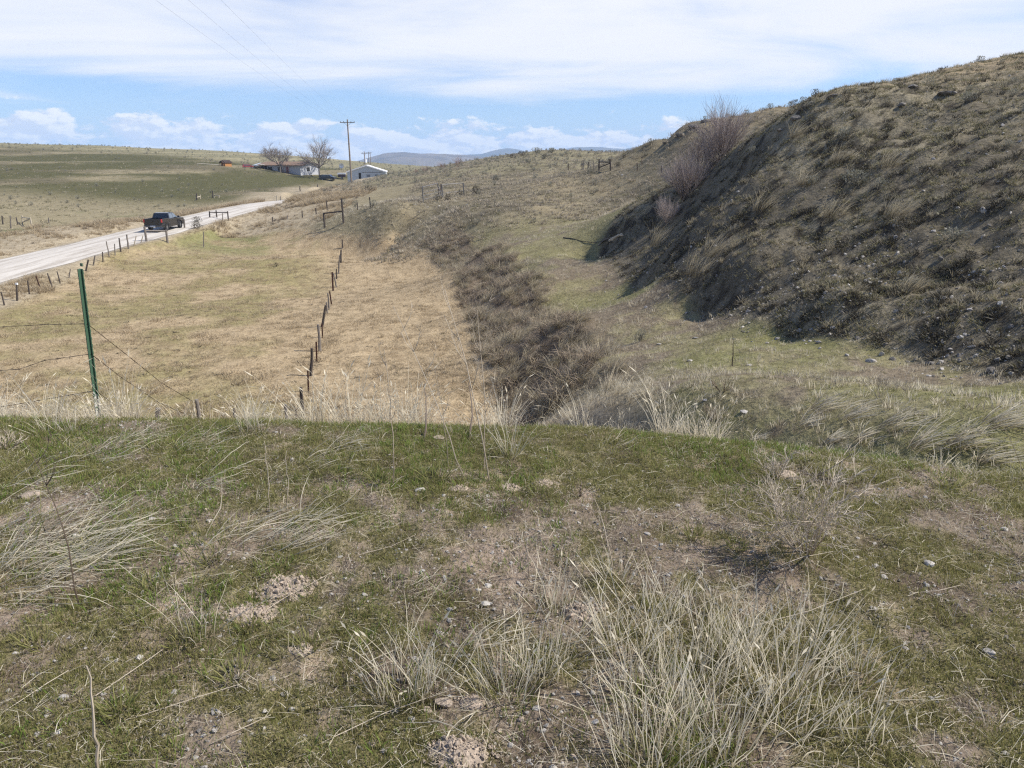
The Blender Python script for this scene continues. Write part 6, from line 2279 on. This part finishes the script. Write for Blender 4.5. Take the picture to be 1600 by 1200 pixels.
# ------------------------------------------------------------------ foreground stones and soil
ST = [(1570, 829, 17, 'white stone near the right frame edge on the knoll', 'stone', .8), (1452, 882, 24, 'tan oblong stone on the right of the knoll', 'stone', .5), (1368, 788, 13, 'grey stone right of the twiggy bush top', 'greystone', .6), (1446, 778, 11, 'small white stone above the tan oblong stone', 'stone', .8),
      (1228, 746, 46, 'flat pinkish stone showing through the twiggy bush', 'clod', .35), (1366, 851, 8, 'tiny white stone right of the twiggy bush', 'stone', .7), (1340, 872, 8, 'small pale stone below the twiggy bush', 'stone', .7), (686, 685, 26, 'flat grey stone at the knoll edge', 'clod', .2), (655, 766, 24, 'flat pale stone left of the middle soil patch', 'stone', .4),
      (693, 776, 10, 'small white stone left of the middle soil patch', 'stone', .8), (762, 777, 9, 'small white stone below the middle soil patch', 'stone', .8), (921, 757, 11, 'round white stone by the short dark twig', 'stone', .8), (905, 818, 9, 'white stone in the brown knoll middle', 'stone', .8), (50, 774, 40, 'flat pale stone at the upper left of the knoll', 'clod', .35),
      (236, 811, 18, 'grey green flat stone in the left lying straw', 'greystone', .4), (321, 797, 13, 'orange tinted stone left of centre', 'clod', .6), (328, 815, 13, 'white stone below the orange tinted one', 'stone', .6), (118, 838, 14, 'white stone at the top of the left straw swath', 'stone', .7), (762, 917, 15, 'white stone below the knoll middle', 'stone', .8),
      (760, 945, 19, 'larger white stone under the one below the knoll middle', 'stone', .6), (703, 953, 14, 'grey stone left of the pair below the knoll middle', 'greystone', .6), (168, 1031, 19, 'oval grey stone in the lower left', 'greystone', .4), (218, 1031, 18, 'white stone beside the oval grey stone', 'stone', .7), (60, 1080, 18, 'pale grey stone at the lower left edge', 'greystone', .5),
      (98, 1090, 20, 'flat grey stone right of the pale grey one, lower left', 'greystone', .4), (92, 1144, 16, 'small pale stone under the straight stick', 'stone', .5), (457, 1110, 17, 'pale stone in the lower left green', 'stone', .6), (414, 1112, 14, 'flat pale stone left of the pale one in the green', 'stone', .4), (693, 1101, 34, 'pale clod left of the two at the centre foot', 'clod', .75),
      (668, 1110, 20, 'small pale clod at the left of the centre foot pair', 'clod', .7), (815, 1125, 15, 'tan stone right of the centre foot clump', 'clod', .8), (780, 1143, 14, 'pale stone below the centre foot clump', 'clod', .7), (840, 1108, 18, 'flat grey stone right of the centre foot clump', 'greystone', .5), (895, 1186, 18, 'pale stone at the bottom edge right of centre', 'clod', .7),
      (642, 1125, 14, 'grey green stone at the centre foot', 'greystone', .6), (582, 1165, 22, 'pale clod at the bottom left of centre', 'clod', .6), (548, 1065, 20, 'orange brown clod left of the centre foot clump', 'clod', .5), (1545, 1020, 28, 'grey flat stone at the right edge of the straw', 'greystone', .4), (1380, 902, 18, 'grey flat stone below the tan oblong stone', 'greystone', .3),
      (1085, 1175, 15, 'white chip at the foot of the straw mass', 'stone', .5), (930, 1130, 16, 'grey white stone in shade at the foot of the straw', 'greystone', .7), (570, 930, 12, 'white stone in the brown ground left of centre', 'stone', .6), (640, 845, 10, 'small white stone in the brown knoll middle left', 'stone', .7), (540, 905, 10, 'pale chip left of centre', 'stone', .5), (1010, 760, 9, 'small pale stone right of the short dark twig', 'stone', .6)]
for i, (px, py, w, lab, mt, fl) in enumerate(ST):
    stone(px, py, w, lab, mt, fl, 900 + i, group='stones on the near knoll')


def soil_mound(px, py, wpx, label, seed, hgt=.25, n=150):
    p = at(px, py)
    w = wpx / pxm(p) / 2
    rs = np.random.default_rng(seed)
    protos = [rock_mb(seed * 9 + k, 1, .85, .75, 1, .5) for k in range(4)]
    mb = MB()
    for i in range(n):
        a = rs.uniform(0, 6.28)
        q = rs.uniform(0, 1) ** .6
        x, y = math.cos(a) * q * w * (1 + .3 * math.sin(2 * a + seed)), math.sin(a) * q * w * .75
        z = float(H(p.x + x, p.y + y)) - p.z + w * hgt * (1 - q ** 1.5)
        s = w * (.025 + .12 * rs.uniform() ** 3.0)
        mt = Matrix.Translation((x, y, z)) @ Euler(rs.uniform(0, 6, 3)).to_matrix().to_4x4() @ Matrix.Scale(s, 4)
        pr = protos[i % 4]
        mb.add([mt @ Vector(v) for v in pr.v], pr.f)
    # a low heap of earth under the crumbs
    hv, hf = [(0, 0, w * hgt * .95)], []
    m = 20
    for r_ in range(1, 6):
        q = r_ / 5
        for k in range(m):
            a = 2 * math.pi * k / m
            x, y = math.cos(a) * q * w, math.sin(a) * q * w * .75
            hv.append((x, y, float(H(p.x + x, p.y + y)) - p.z + w * hgt * (1 - q ** 1.5) * rs.uniform(.7, 1.1) - (.01 if r_ == 5 else 0)))
    for k in range(m):
        hf.append((0, 1 + k, 1 + (k + 1) % m))
        for r_ in range(4):
            a0, b0 = 1 + r_ * m + k, 1 + r_ * m + (k + 1) % m
            hf.append((a0, a0 + m, b0 + m, b0))
    mb.add(hv, hf)
    tag(mb.build('soil_mound', M['clod'], loc=p), label, 'soil mound', 'crumbly soil mounds on the knoll')


for i, (px, py, w, lab, hg, n) in enumerate(((395, 958, 105, 'pale crumbly soil patch left of centre, left part', .12, 260), (445, 920, 110, 'pale crumbly soil patch left of centre, right part', .12, 240), (905, 960, 66, 'rounded pale soil mound among the dry grass clumps', .45, 260), (715, 1175, 110, 'crumbly soil mound at the bottom edge of the centre', .3, 300),
                                             (738, 1100, 48, 'pale crumbled clod right of the two at the centre foot', .4, 130), (798, 763, 40, 'pale clods right of the middle soil patch', .3, 110), (716, 765, 38, 'pale clods in the middle soil patch', .25, 100), (850, 755, 60, 'scattered pale clods near the round white stone', .15, 90), (470, 1015, 46, 'small crumbs of soil in the lower left green', .15, 60))):
    soil_mound(px, py, w, lab, 30 + i, hg, n)

# ------------------------------------------------------------------ the air
def haze():
    mb = MB()
    mb.box(-7000, 7000, -600, 6900, -230, 190)
    m = bpy.data.materials.new('haze')
    m.use_nodes = True
    t = NT(m.node_tree)
    t.n.clear()
    out = t.node('ShaderNodeOutputMaterial')
    v = t.node('ShaderNodeVolumePrincipled')
    v.inputs['Color'].default_value = (.52, .71, 1.0, 1)
    v.inputs['Density'].default_value = 0.00016
    v.inputs['Anisotropy'].default_value = 0.0
    t.l.new(v.outputs[0], out.inputs['Volume'])
    o = mb.build('haze', m)
    tag(o, 'thin pale haze in the air', kind='stuff')


haze()
